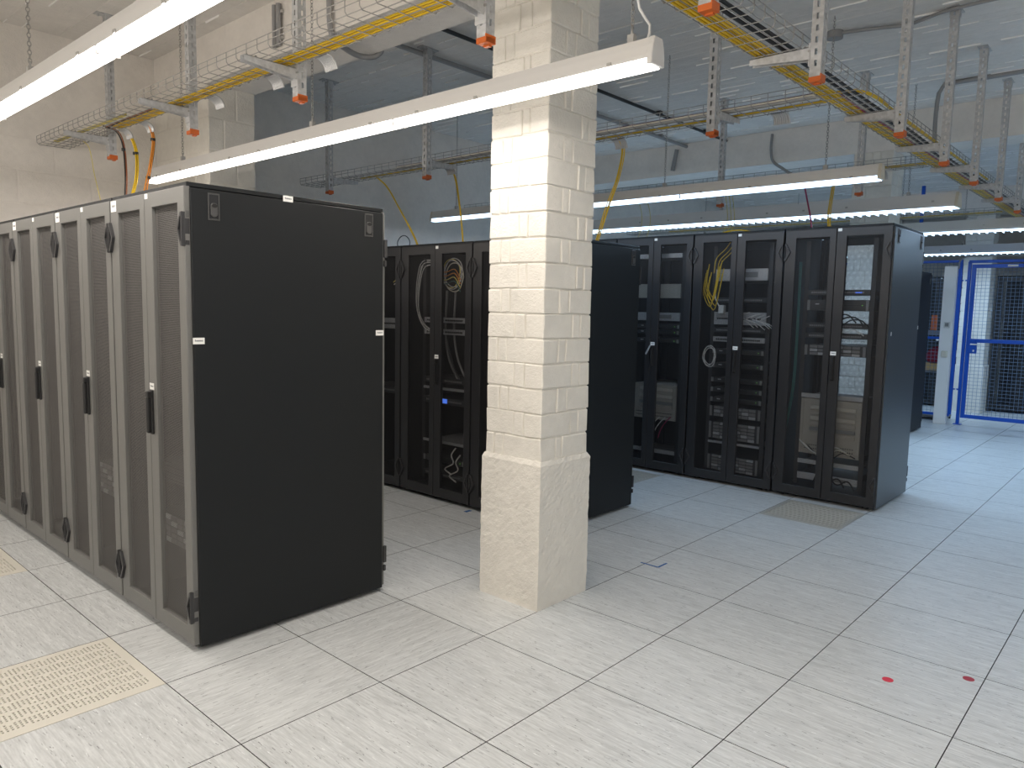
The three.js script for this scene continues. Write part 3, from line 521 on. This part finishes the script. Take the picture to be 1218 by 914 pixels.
bundle('cable_bundle', 'orange and black cables dropping right of the yellow bundle', [M.amber, M.amber, M.amber, M.cableBlack], 0.0055, [[0.86, TY + 0.02, -2.97], [0.94, TY, -2.95], [0.975, TY - 0.08, -2.95], [0.95, 2.45, -2.93], [0.9, 2.25, -2.91], [0.87, 2.0, -2.89]], [[0, 0, 0], [0.008, 0, 0.007], [-0.005, 0, 0.009], [0.013, 0, -0.003]], [[0.977, 2.6, -2.945, 0.016], [0.929, 2.34, -2.916, 0.017]]);
one('loose_cable', 'single thin yellow cable hanging from the left tray end', M.pale, 0.003, [[0.88, TY, -3.95], [0.905, TY - 0.03, -3.93], [0.92, 2.45, -3.86], [0.93, 2.2, -3.76], [0.93, 2.0, -3.7]]);
bundle('cable_bundle', 'yellow cable bundle along the near side of the cross tray', M.yellow, 0.006, xs(0.755, TY + 0.012, 0.52, 9.4), rowOff(8, 0.011, 1));
bundle('cable_bundle', 'black power cables along the middle of the cross tray', M.cableBlack, 0.009, xs(0.85, TY + 0.014, 0.52, 9.4), rowOff(2, 0.024, 1));
bundle('cable_bundle', 'pale and dark red cables in the cross tray beyond the junction', [M.magenta, M.cableWhite, M.cream], 0.006, xs(0.815, TY + 0.012, 3.1, 9.4), rowOff(3, 0.013, 1));
bundle('cable_bundle', 'yellow cables curving from the middle tray to the far side of the cross tray', M.yellow, 0.005, [[3.15, TY + 0.03, 0.55], [3.16, TY + 0.04, 0.72], [3.2, TY + 0.045, 0.85], [3.35, TY + 0.04, 0.9], [3.7, TY + 0.03, 0.905], [4.4, TY + 0.02, 0.91], [6.5, TY + 0.02, 0.91]], [[0, 0, 0], [0.01, 0, 0.008], [0, 0.008, 0.006], [0.012, 0.004, -0.004]]);
bundle('cable_bundle', 'white, purple and black cables along the middle tray', [M.cream, M.purple, M.cableWhite, M.cableBlack], 0.007, zs(3.065, TY + 0.014, -2.9, 0.7), rowOff(6, 0.017));
bundle('cable_bundle', 'yellow cables along the aisle side of the middle tray', M.yellow, 0.006, zs(3.185, TY + 0.012, -3.6, 0.7), rowOff(4, 0.012));
bundle('cable_bundle', 'yellow cables in the tray above the right cabinets', M.yellow, 0.006, zs(5.4, TY + 0.012, -3.6, 0.72), rowOff(5, 0.012));
bundle('cable_bundle', 'yellow cables in the far tray at the right', M.yellow, 0.006, zs(8.86, TY + 0.012, -3.6, 0.66), rowOff(5, 0.012));
bundle('cable_bundle', 'slanting yellow cables dropping to the middle row, beside the black panel', M.yellow, 0.0045, [[3.2, TY + 0.01, -3.42], [3.27, TY - 0.05, -3.38], [3.22, 2.4, -3.1], [3.14, 2.1, -2.78], [3.1, 1.99, -2.68]], [[0, 0, 0], [0.009, 0, 0], [0.004, 0, 0.008]]);
one('cable_hoop', 'thin black cable loop standing on a middle cabinet top', M.cableBlack, 0.004, [[2.95, 2.0, -2.78], [2.95, 2.07, -2.79], [2.95, 2.115, -2.74], [2.95, 2.115, -2.68], [2.95, 2.07, -2.63], [2.95, 2.0, -2.64]]);
bundle('cable_bundle', 'yellow cables dropping to the middle row just left of the pillar', M.yellow, 0.0045, [[3.2, TY + 0.01, -2.45], [3.27, TY - 0.05, -2.44], [3.26, 2.4, -2.36], [3.2, 2.1, -2.25], [3.16, 1.99, -2.2]], [[0, 0, 0], [0.009, 0, 0], [0.004, 0, 0.008]]);
bundle('cable_bundle', 'yellow cables dropping right of the pillar to the middle row end', M.yellow, 0.0042, [[3.2, TY + 0.01, -0.72], [3.265, TY - 0.05, -0.725], [3.25, 2.45, -0.75], [3.21, 2.25, -0.8], [3.16, 2.0, -0.85]], [[0, 0, 0], [0.014, 0, 0], [0.006, 0, 0.02]]);
bundle('cable_bundle', 'yellow cables rising from the second right cabinet', M.yellow, 0.0042, [[5.42, TY, -0.02], [5.46, 2.55, -0.05], [5.45, 2.35, -0.06], [5.4, 2.2, -0.02]], [[0, 0, 0], [0.012, 0, 0.006], [0.006, 0, 0.02]]);
one('loose_cable', 'dark red cable dropping behind the strip light to the right cabinets', M.magenta, 0.007, [[5.42, TY, -0.28], [5.45, 2.5, -0.24], [5.44, 2.35, -0.2], [5.4, 2.19, -0.16]]);
bundle('cable_bundle', 'thin yellow cables dropping behind the strip light, third right cabinet', M.pale, 0.003, [[5.42, TY, -1.02], [5.46, 2.5, -1.0], [5.45, 2.35, -0.99], [5.3, 2.2, -1.0]], [[0, 0, 0], [0.015, 0, 0.03], [0.02, 0, 0.06]]);
bundle('cable_bundle', 'thin yellow cables near the pillar, dropping to the right row', M.pale, 0.003, [[5.42, TY, -1.98], [5.46, 2.5, -1.94], [5.42, 2.35, -1.92], [5.3, 2.2, -1.9]], [[0, 0, 0], [0.0, 0, 0.1]]);
one('loose_cable', 'thick yellow cable lying on the near right cabinet', M.yellow, 0.011, [[5.1, 2.226, -0.5], [5.15, 2.228, -0.3], [5.12, 2.228, -0.05], [5.18, 2.228, 0.18], [5.3, 2.226, 0.28]]);
one('loose_cable', 'yellow cable arching over the second right cabinet', M.yellow, 0.006, [[5.1, 2.22, -0.9], [5.1, 2.245, -0.8], [5.1, 2.25, -0.68], [5.12, 2.225, -0.55]]);
one('loose_cable', 'orange cable lying on top of the third right cabinet', M.amber, 0.006, [[5.08, 2.22, -1.5], [5.05, 2.226, -1.3], [5.1, 2.228, -1.12], [5.3, 2.226, -1.02]]);

// ceiling conduits
tag(mesh('ceiling_conduit', merge([rod([2.0, 3.525, -1.865], [7.1, 3.525, -1.865], 0.016, 8), ...[2.3, 3.6, 4.4, 5.6, 6.6].map(x => bx(0.05, 0.05, 0.05, x, 3.54, -1.865))]), M.conduitDark), 'black conduit clipped under the ceiling, nearer the pillar', 'conduit');
tag(mesh('ceiling_conduit', merge([rod([2.0, 3.525, -2.385], [7.1, 3.525, -2.385], 0.02, 8), ...[2.6, 3.9, 5.2, 6.5].map(x => bx(0.04, 0.04, 0.06, x, 3.54, -2.385))]), M.conduit), 'grey conduit clipped under the ceiling behind the black one', 'conduit');
tag(mesh('ceiling_conduit', merge([tube([[4.5, 3.54, 0.3], [4.55, 3.54, 0.5], [4.62, 3.54, 0.7], [4.52, 3.54, 0.95], [4.5, 3.54, 1.3], [4.5, 3.54, 4]], 0.013, 40), new THREE.CylinderGeometry(0.055, 0.055, 0.05, 16).translate(4.5, 3.535, 0.25)]), M.conduit), 'grey ceiling conduit with a round junction box, above the cross tray', 'conduit');
tag(mesh('ceiling_conduit', merge([tube([[6.27, 2.9, 0.53], [6.27, 3.4, 0.53], [6.27, 3.53, 0.56], [6.27, 3.54, 0.7], [6.27, 3.54, 2], [6.27, 3.54, 4]], 0.018, 50), rod([6.32, 3.545, 0.6], [6.32, 3.545, 4], 0.012)]), M.conduit), 'grey conduit bending down from the ceiling between the tray posts', 'conduit');
tag(mesh('beam_conduit', tube([[1.575, 3.54, -1.78], [1.575, 3.4, -1.77], [1.575, 3.22, -1.76], [1.6, 3.175, -1.77], [1.7, 3.165, -1.83], [1.9, 3.165, -1.9], [1.99, 3.175, -1.86], [2.03, 3.22, -1.84], [2.03, 3.5, -1.84]], 0.018, 60, 8), M.conduit), 'grey flexible conduit wrapping under the near beam', 'conduit');
const tb = thing('beam_tube_pair', 'pair of short grey tubes fixed on the near beam face', 'conduit', [1.575, 3.24, -2.385]);
mesh('tube', merge([new THREE.CylinderGeometry(0.018, 0.018, 0.27, 10).translate(0, 0.135, 0.03)]), M.conduit, tb); mesh('tube', new THREE.CylinderGeometry(0.018, 0.018, 0.27, 10).translate(0, 0.135, -0.02), M.conduit, tb); mesh('clip', merge([bx(0.02, 0.02, 0.12, 0.012, 0.22, 0), bx(0.02, 0.02, 0.12, 0.012, 0.05, 0)]), M.clip, tb);
tag(mesh('beam_conduit', rod([7.07, 3.25, -2.55], [7.07, 3.5, -2.5], 0.025, 8), M.conduit), 'short grey tube on the face of the second beam', 'conduit');
tag(mesh('beam_conduit', tube([[7.07, 3.52, -1.3], [7.06, 3.35, -1.3], [7.06, 3.22, -1.27], [7.08, 3.12, -1.15], [7.1, 3.05, -1.05]], 0.016, 30), M.conduit), 'dark cable curving down the second beam', 'conduit');

// ---------------------------------------------------------------- equipment in the cabinets
const CAB = { R1: [5.0, 0.222], R2: [5.0, -0.603], R3: [5.0, -1.428], M1: [2.795, -1.191], M2: [2.795, -2.006], M3: [2.795, -2.82], L1: [0.315, -1.17], L2: [0.315, -1.97] };
function device(cab, y1, y0, kind, label, cat = 'server') {
  const [x, z] = CAB[cab], h = y1 - y0, g = thing(kind === 'patch' ? 'patch_panel' : kind === 'shelf' ? 'rack_shelf' : kind === 'switch' ? 'network_switch' : kind === 'beige' ? 'chassis_server' : kind === 'blank' ? 'blanking_panel' : 'rack_server', label, cat, [x, y0, z]);
  const dep = { patch: 0.06, shelf: 0.4, blank: 0.03, switch: 0.28, beige: 0.5 }[kind] || 0.55;
  const face = { patch: M.silver, beige: M.chassis, blank: M.chassis, white: M.silver, shelf: M.grey }[kind] || M.darkDevice;
  if (kind === 'shelf') { mesh('tray', cbox(dep, 0.012, 0.45, 0.002, dep / 2, 0.006, 0), M.grey, g); mesh('front_lip', bx(0.01, Math.max(0.02, h), 0.4826, -0.005, h / 2, 0), M.silver, g); return g; }
  mesh('body', cbox(dep, h - 0.002, 0.44, 0.002, dep / 2 + 0.006, h / 2, 0), kind === 'beige' ? M.chassis : M.darkDevice, g);
  mesh('front_plate', cbox(0.008, h - 0.002, 0.4826, 0.002, 0, h / 2, 0), face, g);
  for (const s of [-1, 1]) mesh('ear', cbox(0.006, h - 0.004, 0.022, 0.001, -0.006, h / 2, s * 0.228), kind === 'server' || kind === 'bays' ? M.grey : face, g);
  const P = [];
  if (kind === 'patch' || kind === 'switch') { for (let k = 0; k < 24; k++) P.push(bx(0.004, Math.min(0.014, h * 0.45), 0.011, -0.005, h * 0.48, -0.205 + k * 0.0166 + (k > 11 ? 0.014 : 0))); mesh('ports', merge(P), kind === 'switch' ? M.grey : M.port, g); }
  if (kind === 'bays') { const c = 6, r = Math.max(1, Math.round(h / 0.03)); for (let i = 0; i < c; i++) for (let j = 0; j < r; j++) mesh('drive_bay', cbox(0.012, h / r - 0.007, 0.06, 0.001, -0.006, (j + 0.5) * h / r, -0.165 + i * 0.066), (i + j) % 4 === 1 ? M.silver : M.grey, g); }
  if (kind === 'server') { for (let k = 0; k < 5; k++) P.push(bx(0.003, 0.003, 0.3, -0.005, h * (k + 1) / 6, 0.02)); mesh('vent_slots', merge(P), M.port, g); mesh('badge', bx(0.002, 0.008, 0.03, -0.005, h * 0.6, -0.16), M.silver, g); mesh('led', bx(0.003, 0.005, 0.005, -0.005, h * 0.5, 0.19), M.ledGreen, g); }
  if (kind === 'beige') { for (let k = 0; k < 6; k++) mesh('drive_bay', cbox(0.01, 0.03, 0.36, 0.002, -0.008, h * 0.32 + k * (h * 0.58 / 6) + 0.02, 0.02), k === 1 ? M.grey : k % 2 ? M.chassisPale : M.chassis, g);
    for (let k = 0; k < 22; k++) for (let j = 0; j < 2; j++) P.push(bx(0.004, 0.008, 0.008, -0.006, h * 0.1 + j * 0.03, -0.19 + k * 0.018)); mesh('ports', merge(P), M.port, g); }
  if (kind === 'white') { mesh('display_window', bx(0.003, h * 0.45, 0.18, -0.005, h * 0.5, 0.06), M.grey, g); }
  return g;
}
device('R1', 1.723, 1.68, 'switch', 'topmost slim black switch in the near right cabinet, blue light', 'switch');
tag(mesh('status_led', bx(0.004, 0.008, 0.05, 4.99, 1.7, 0.38), M.ledBlue), 'small blue status light in the near right cabinet', 'led');
device('R1', 1.643, 1.555, 'server', 'black two-unit box below the topmost switch, near right cabinet');
device('R1', 1.455, 1.412, 'switch', 'slim black unit with cables above it, near right cabinet', 'switch');
device('R1', 1.372, 1.33, 'switch', 'slim black unit below the white cables, near right cabinet', 'switch');
device('R1', 1.276, 1.189, 'bays', 'black server with pale ears above the lower opening, near right cabinet');
device('R1', 0.872, 0.838, 'shelf', 'dark shelf above the beige chassis, near right cabinet', 'shelf');
device('R1', 0.832, 0.37, 'beige', 'large beige chassis server low in the near right cabinet');
device('R1', 0.32, 0.285, 'shelf', 'thin shelf under the beige chassis, near right cabinet', 'shelf');
device('R1', 0.207, 0.15, 'white', 'white cable panel at the bottom of the near right cabinet', 'panel');
device('R2', 1.905, 1.8, 'white', 'pale framed unit high in the second right cabinet', 'panel');
device('R2', 1.655, 1.612, 'switch', 'slim switch below the pale framed unit, second right cabinet', 'switch');
device('R2', 1.528, 1.415, 'patch', 'patch panel full of white leads, second right cabinet', 'patch panel');
device('R2', 1.389, 1.347, 'switch', 'switch directly under the white leads, second right cabinet', 'switch');
device('R2', 1.309, 1.262, 'patch', 'silver patch panel with a row of dark ports, second right cabinet', 'patch panel');
['first', 'second', 'third', 'fourth', 'fifth'].forEach((w, i) => device('R2', [1.199, 1.074, 0.942, 0.854, 0.765][i], [1.155, 1.03, 0.9, 0.81, 0.721][i], 'server', w + ' slim black server down from the silver patch panel, second right cabinet'));
device('R2', 0.684, 0.587, 'bays', 'black server with six drive handles, second right cabinet');
device('R2', 0.54, 0.387, 'bays', 'tall black drive enclosure in the second right cabinet');
device('R2', 0.364, 0.345, 'shelf', 'thin bright edge shelf low in the second right cabinet', 'shelf');
device('R2', 0.238, 0.1, 'bays', 'lowest black server with small lights, second right cabinet');
device('R3', 2.06, 2.02, 'shelf', 'shelf at the top of the third right cabinet', 'shelf');
device('R3', 1.78, 1.646, 'blank', 'plain grey blanking panel in the third right cabinet', 'panel');
device('R3', 1.511, 1.432, 'white', 'white router box with dark window, third right cabinet', 'router');
['first', 'second', 'third'].forEach((w, i) => device('R3', [1.4, 1.345, 1.265][i], [1.36, 1.305, 1.225][i], 'server', w + ' slim dark unit below the white router, third right cabinet'));
device('R3', 0.826, 0.487, 'beige', 'beige chassis server in the third right cabinet');
device('R3', 0.2, 0.163, 'shelf', 'bright edged shelf at the bottom of the third right cabinet', 'shelf');
device('M2', 1.439, 1.395, 'patch', 'upper patch panel in the cabinet left of the pillar', 'patch panel');
device('M2', 1.347, 1.303, 'patch', 'lower patch panel in the cabinet left of the pillar', 'patch panel');
device('M2', 0.963, 0.917, 'switch', 'dark switch with bright marks, cabinet left of the pillar', 'switch');
device('M2', 0.883, 0.868, 'shelf', 'thin shelf below the dark switch, cabinet left of the pillar', 'shelf');
device('M2', 0.805, 0.75, 'switch', 'dark unit with a blue display, cabinet left of the pillar', 'switch');
tag(mesh('blue_display', bx(0.004, 0.035, 0.1, 2.788, 0.778, -2.02), M.ledBlue), 'small blue display in the cabinet left of the pillar', 'display');
device('M2', 0.455, 0.435, 'shelf', 'thin shelf low in the cabinet left of the pillar', 'shelf');
device('M2', 0.325, 0.277, 'server', 'slim server near the floor, cabinet left of the pillar');
device('M2', 0.2, 0.16, 'switch', 'lowest dark unit in the cabinet left of the pillar', 'switch');
device('M3', 1.42, 1.33, 'patch', 'patch panel in the cabinet right behind the black side panel', 'patch panel');
device('M3', 0.84, 0.78, 'switch', 'dark unit in the cabinet right behind the black side panel', 'switch');
device('L1', 0.5, 0.36, 'bays', 'server low behind the mesh of the near left cabinet');
device('L1', 0.75, 0.66, 'server', 'dark server halfway down the near left cabinet');
device('L2', 0.62, 0.45, 'bays', 'server low behind the mesh of the second left cabinet');

// loose leads seen through the doors
bundle('lead_loops', 'pale leads looping down the left half of the cabinet left of the pillar', M.cableWhite, 0.004, [[2.83, 1.87, -2.12], [2.8, 1.86, -2.28], [2.79, 1.76, -2.32], [2.79, 1.5, -2.34], [2.79, 1.38, -2.28], [2.79, 1.31, -2.15]], [[0, 0, 0], [0.004, 0.012, 0.012], [0.002, -0.02, 0.02], [0, 0.02, -0.01]]);
const loopPts = (x, y, z, a, b, n = 14) => Array.from({ length: n + 1 }, (_, k) => { const t = k / n * 2 * Math.PI; return [x + 0.004 * Math.sin(3 * t), y + b * Math.sin(t), z + a * Math.cos(t)]; });
bundle('lead_loops', 'coiled pale leads high in the cabinet left of the pillar', [M.cableWhite, M.cableWhite, M.cream, M.pale], 0.0042, loopPts(2.79, 1.77, -1.93, 0.1, 0.11), [[0, 0, 0], [0.006, 0.016, 0.01], [0.004, -0.02, 0.02], [0.008, 0.01, -0.02]]);
bundle('lead_loops', 'orange and green leads crossing the coil, cabinet left of the pillar', [M.amber, M.pale, M.teal], 0.004, [[2.8, 1.78, -2.1], [2.785, 1.76, -2.0], [2.785, 1.78, -1.9], [2.785, 1.7, -1.83]], [[0, 0, 0], [0, -0.03, 0], [0, -0.06, 0], [0, 0.03, 0]]);
bundle('lead_loops', 'dark trunk of leads falling in the cabinet left of the pillar', [M.grey, M.cableBlack, M.grey], 0.009, [[2.85, 1.65, -2.05], [2.82, 1.3, -2.03], [2.82, 1.1, -1.98], [2.83, 0.93, -1.88]], [[0, 0, 0], [0.01, 0, 0.015], [0.0, 0, 0.1]]);
bundle('lead_loops', 'white leads at the bottom of the cabinet left of the pillar', M.cableWhite, 0.006, [[2.785, 0.42, -1.86], [2.775, 0.36, -1.9], [2.78, 0.3, -1.88], [2.775, 0.24, -1.97], [2.78, 0.2, -1.9]], [[0, 0, 0], [0, -0.05, 0.05]]);
bundle('lead_loops', 'pale green leads in the cabinet behind the black side panel', [M.pale, M.cream], 0.004, [[2.8, 1.72, -2.66], [2.785, 1.74, -2.58], [2.785, 1.66, -2.53], [2.785, 1.6, -2.5]], [[0, 0, 0], [0, -0.02, 0.01]]);
bundle('lead_loops', 'hanging skein of yellow leads in the second right cabinet', M.yellow, 0.0042, [[4.97, 1.9, -0.92], [4.96, 1.72, -0.93], [4.96, 1.6, -0.86], [4.96, 1.72, -0.83], [4.97, 1.93, -0.8]], [[0, 0, 0], [0, 0.02, 0.012], [0, -0.03, -0.01], [0, -0.06, 0.03], [0, 0.05, 0.02], [0.006, -0.02, 0.04]]);
bundle('lead_loops', 'yellow leads branching upward in the second right cabinet', M.yellow, 0.0038, [[4.97, 1.85, -0.82], [4.97, 1.98, -0.8], [4.97, 2.06, -0.72], [4.98, 2.12, -0.68]], [[0, 0, 0], [0, 0.02, -0.03], [0, -0.02, 0.02]]);
bundle('lead_loops', 'coil of white cable hanging in the second right cabinet', M.cableWhite, 0.004, loopPts(4.955, 1.13, -0.86, 0.055, 0.085), [[0, 0, 0], [0.006, 0.01, 0.008], [0.003, -0.012, 0.012]]);
bundle('lead_loops', 'white lead running down to a wall box, second right cabinet', M.cableWhite, 0.006, [[4.98, 1.8, -0.82], [4.97, 1.66, -0.83], [4.965, 1.6, -0.8], [4.965, 1.56, -0.77]], [[0, 0, 0]]);
tag(mesh('junction_box', cbox(0.05, 0.075, 0.05, 0.005, 4.975, 1.55, -0.76), M.cableWhite), 'small white junction box in the second right cabinet', 'box');
bundle('lead_loops', 'white patch leads fanning across the second right cabinet', M.cableWhite, 0.0038, [[4.99, 1.51, -0.45], [4.965, 1.47, -0.52], [4.962, 1.43, -0.42], [4.975, 1.38, -0.36]], [[0, 0, 0], [0, 0.01, 0.04], [0, 0.0, 0.08], [0, 0.02, -0.06], [0, -0.01, 0.12], [0, 0.015, -0.1]]);
bundle('lead_loops', 'black leads arching before the see-through gap, near right cabinet', M.cableBlack, 0.006, [[4.98, 1.44, 0.22], [4.97, 1.5, 0.3], [4.97, 1.5, 0.38], [4.98, 1.44, 0.44]], [[0, 0, 0], [0, 0.02, -0.06], [0, -0.02, 0.04]]);
bundle('lead_loops', 'white leads between two slim units, near right cabinet', M.cableWhite, 0.0045, [[4.99, 1.395, 0.2], [4.975, 1.385, 0.3], [4.975, 1.4, 0.38], [4.99, 1.36, 0.44]], [[0, 0, 0], [0, 0.012, -0.03]]);
bundle('lead_loops', 'black leads over the white panel at the bottom of the near right cabinet', M.cableBlack, 0.006, [[4.98, 0.13, 0.2], [4.965, 0.2, 0.24], [4.965, 0.15, 0.32], [4.965, 0.19, 0.4], [4.98, 0.12, 0.45]], [[0, 0, 0], [0, 0.01, -0.08]]);
bundle('lead_loops', 'pale leads under the beige chassis, near right cabinet', [M.cream, M.cableBlack, M.cableWhite], 0.005, [[4.98, 0.46, 0.02], [4.965, 0.4, 0.1], [4.965, 0.36, 0.2], [4.98, 0.43, 0.3], [4.98, 0.4, 0.4]], [[0, 0, 0], [0, -0.02, 0.04], [0, 0.02, -0.03]]);
bundle('lead_loops', 'teal leads running down the left of the near right cabinet', M.teal, 0.006, [[5.0, 1.95, -0.1], [4.99, 1.5, -0.09], [4.99, 0.9, -0.1], [5.0, 0.55, -0.15]], [[0, 0, 0], [0, 0, 0.012], [0.012, 0, 0.006]]);
bundle('lead_loops', 'red and white leads under the beige chassis, third right cabinet', [M.cableWhite, M.magenta, M.cableWhite], 0.005, [[4.98, 0.52, -1.35], [4.965, 0.46, -1.4], [4.965, 0.38, -1.45], [4.98, 0.3, -1.48]], [[0, 0, 0], [0, 0.01, 0.12], [0, 0, 0.06]]);

// ---------------------------------------------------------------- fence, white column and things beyond
function meshPanel(g, x, za, zb, ya, yb, p = 0.05) { const vr = rod([0, 0, 0], [0, yb - ya, 0], 0.0022, 4), hr = rod([0, 0, 0], [0, 0, zb - za], 0.0022, 4);
  for (let z = za + p / 2; z < zb; z += p) mesh('wire', vr, M.blueWire, g).position.set(x, ya, z); for (let y = ya + p / 2; y < yb; y += p) mesh('wire', hr, M.blueWire, g).position.set(x + 0.004, y, za); }
const gate = thing('mesh_gate', 'blue framed wire mesh gate with lever handle', 'gate', [10.9, 0, 0]);
{ const zA = 0.03, zB = 1.15, t = 0.05;
  mesh('frame_upright', cbox(0.04, 2.16, t, 0.003, 0, 1.18, zA + t / 2), M.blue, gate); mesh('frame_upright', cbox(0.04, 2.16, t, 0.003, 0, 1.18, zB - t / 2), M.blue, gate);
  for (const y of [0.125, 1.2, 2.235]) mesh('frame_rail', cbox(0.04, 0.05, zB - zA - 2 * t, 0.003, 0, y, (zA + zB) / 2), M.blue, gate);
  meshPanel(gate, 0.01, zA + t, zB - t, 0.15, 2.21);
  mesh('lock_case', cbox(0.06, 0.2, 0.1, 0.004, 0, 1.12, zA + 0.08), M.blue, gate); mesh('lever', merge([rod([-0.04, 1.15, zA + 0.07], [-0.06, 1.15, zA + 0.07], 0.012), rod([-0.06, 1.15, zA + 0.06], [-0.06, 1.15, zA + 0.19], 0.01)]), M.white, gate);
  mesh('key_plate', bx(0.003, 0.025, 0.02, -0.031, 1.06, zA + 0.1), M.white, gate); mesh('name_plate', bx(0.003, 0.025, 0.12, -0.022, 2.235, zA + 0.48), M.white, gate); }
const gp = thing('gate_post', 'blue steel post left of the mesh gate', 'post', [10.9, 0, 0.0]);
mesh('upright', cbox(0.05, 2.3, 0.04, 0.003, 0, 1.15, 0.0), M.blue, gp); mesh('foot_plate', bx(0.1, 0.008, 0.1, 0, 0.004, 0), M.blue, gp); mesh('top_rail', cbox(0.05, 0.04, 1.24, 0.003, 0, 2.3, 0.61), M.blue, gp);
const fp = thing('mesh_fence', 'blue wire mesh fence panel behind the white column', 'fence', [10.9, 0, 0]);
mesh('upright', cbox(0.04, 2.2, 0.045, 0.003, 0, 1.23, -0.11), M.blue, fp); mesh('upright', cbox(0.04, 3.4, 0.045, 0.003, 0, 1.7, -0.66), M.blue, fp); mesh('upright', cbox(0.04, 2.2, 0.045, 0.003, 0, 1.23, -2.0), M.blue, fp);
for (const y of [0.12, 1.22, 2.31]) mesh('rail', cbox(0.04, 0.035, 1.9, 0.003, 0, y, -1.06), M.blue, fp);
mesh('hinge_link', merge([bx(0.02, 0.02, 0.09, 0, 2.04, -0.05), bx(0.02, 0.02, 0.09, 0, 0.5, -0.05)]), M.blue, fp); mesh('link_bolt', merge([rod([-0.02, 2.04, -0.05], [-0.03, 2.04, -0.05], 0.012), rod([-0.02, 0.5, -0.05], [-0.03, 0.5, -0.05], 0.012)]), M.white, fp);
meshPanel(fp, 0.01, -1.98, -0.13, 0.14, 2.3);
const f2 = thing('mesh_fence', 'blue wire mesh fence panel right of the gate', 'fence', [10.9, 0, 1.3]);
mesh('upright', cbox(0.04, 2.3, 0.045, 0.003, 0, 1.15, 0), M.blue, f2); mesh('upright', cbox(0.04, 2.3, 0.045, 0.003, 0, 1.15, 2.2), M.blue, f2); for (const y of [0.12, 1.22, 2.31]) mesh('rail', cbox(0.04, 0.035, 2.15, 0.003, 0, y, 1.1), M.blue, f2); meshPanel(f2, 0.01, 0.03, 2.17, 0.14, 2.3);
const wc = thing('white_column', 'white boxed cable column with switches beside the gate', 'column', [10.78, 0, -0.2]);
mesh('body', cbox(0.09, 2.235, 0.155, 0.004, 0, 1.1175, 0), M.white, wc); mesh('switch', cbox(0.03, 0.085, 0.075, 0.004, -0.058, 1.41, 0.01), M.cableWhite, wc); mesh('switch', cbox(0.04, 0.09, 0.08, 0.01, -0.062, 1.0, 0.005), M.cream, wc); mesh('switch_rocker', bx(0.004, 0.05, 0.045, -0.074, 1.415, 0.01), M.grey, wc);
mesh('supply_conduit', tube([[0.02, 2.2, 0.085], [0.02, 2.3, 0.09], [0.03, 2.36, 0.14], [0.03, 2.37, 0.4], [0.03, 2.37, 1.6]], 0.012, 40), M.conduit, wc);
const sh = thing('metal_shelf', 'dark metal shelf behind the mesh left of the white column', 'shelf', [11.3, 0, -0.55]);
for (const y of [0.05, 0.72, 1.28]) mesh('board', cbox(0.4, 0.03, 0.9, 0.003, 0, y, -0.1), M.grey, sh); for (const [a, b] of [[-0.19, -0.53], [0.19, -0.53], [-0.19, 0.33], [0.19, 0.33]]) mesh('upright', bx(0.025, 1.9, 0.025, a, 0.95, b), M.inner, sh); mesh('front_lip', cbox(0.01, 0.07, 0.9, 0.002, -0.2, 1.29, -0.1), M.grey, sh);
const bag = new THREE.SphereGeometry(0.13, 20, 14); { const p = bag.attributes.position; for (let i = 0; i < p.count; i++) { const n = 1 + 0.3 * (l1(p.getX(i) * 1.4 + 0.2, p.getY(i) * 1.4 + p.getZ(i)) - 0.5); p.setXYZ(i, p.getX(i) * n, Math.max(-0.1, p.getY(i) * n * 1.05), p.getZ(i) * n * 1.2); } bag.computeVertexNormals(); }
tag(mesh('fabric_bag', bag, M.red), 'dark red fabric bag on the shelf behind the mesh', 'bag').position.set(11.25, 0.94, -0.38);
tag(mesh('wooden_board', cbox(0.3, 0.1, 0.34, 0.003, 11.25, 0.787, -0.4), M.wood), 'yellowish wooden box under the red bag', 'box');
const ob = thing('orange_container', 'bright orange cylinder bottle on the shelf behind the mesh', 'bottle', [11.15, 1.328, -0.45]); mesh('body', new THREE.CylinderGeometry(0.038, 0.042, 0.22, 16).translate(0, 0.11, 0), M.orange, ob); mesh('cap', new THREE.CylinderGeometry(0.02, 0.03, 0.05, 12).translate(0, 0.24, 0), M.cableBlack, ob);

// ---------------------------------------------------------------- marks on the floor
const tp = thing('tape_mark', 'blue tape corner mark on the floor right of the pillar', 'tape', [2.6, 0, 0.09]); mesh('strip', bx(0.012, 0.0012, 0.12, 0, 0.0006, -0.06), M.tape, tp); mesh('strip', bx(0.1, 0.0012, 0.012, 0.05, 0.0008, 0), M.tape, tp);
tag(mesh('tape_mark', bx(0.06, 0.0012, 0.03, 2.64, 0.0007, -1.57), M.tape), 'blue tape scrap at the foot of the middle cabinets', 'tape');
const dotG = new THREE.CylinderGeometry(0.022, 0.022, 0.0012, 24);
tag(mesh('floor_dot', dotG, M.dot), 'bright red sticker dot on the floor, left of the two', 'sticker').position.set(2.096, 0.0007, 1.5);
tag(mesh('floor_dot', dotG, M.dotWorn), 'worn dark red sticker dot on the floor, right of the two', 'sticker').position.set(2.348, 0.0007, 1.748);

renderer.render(scene, camera);
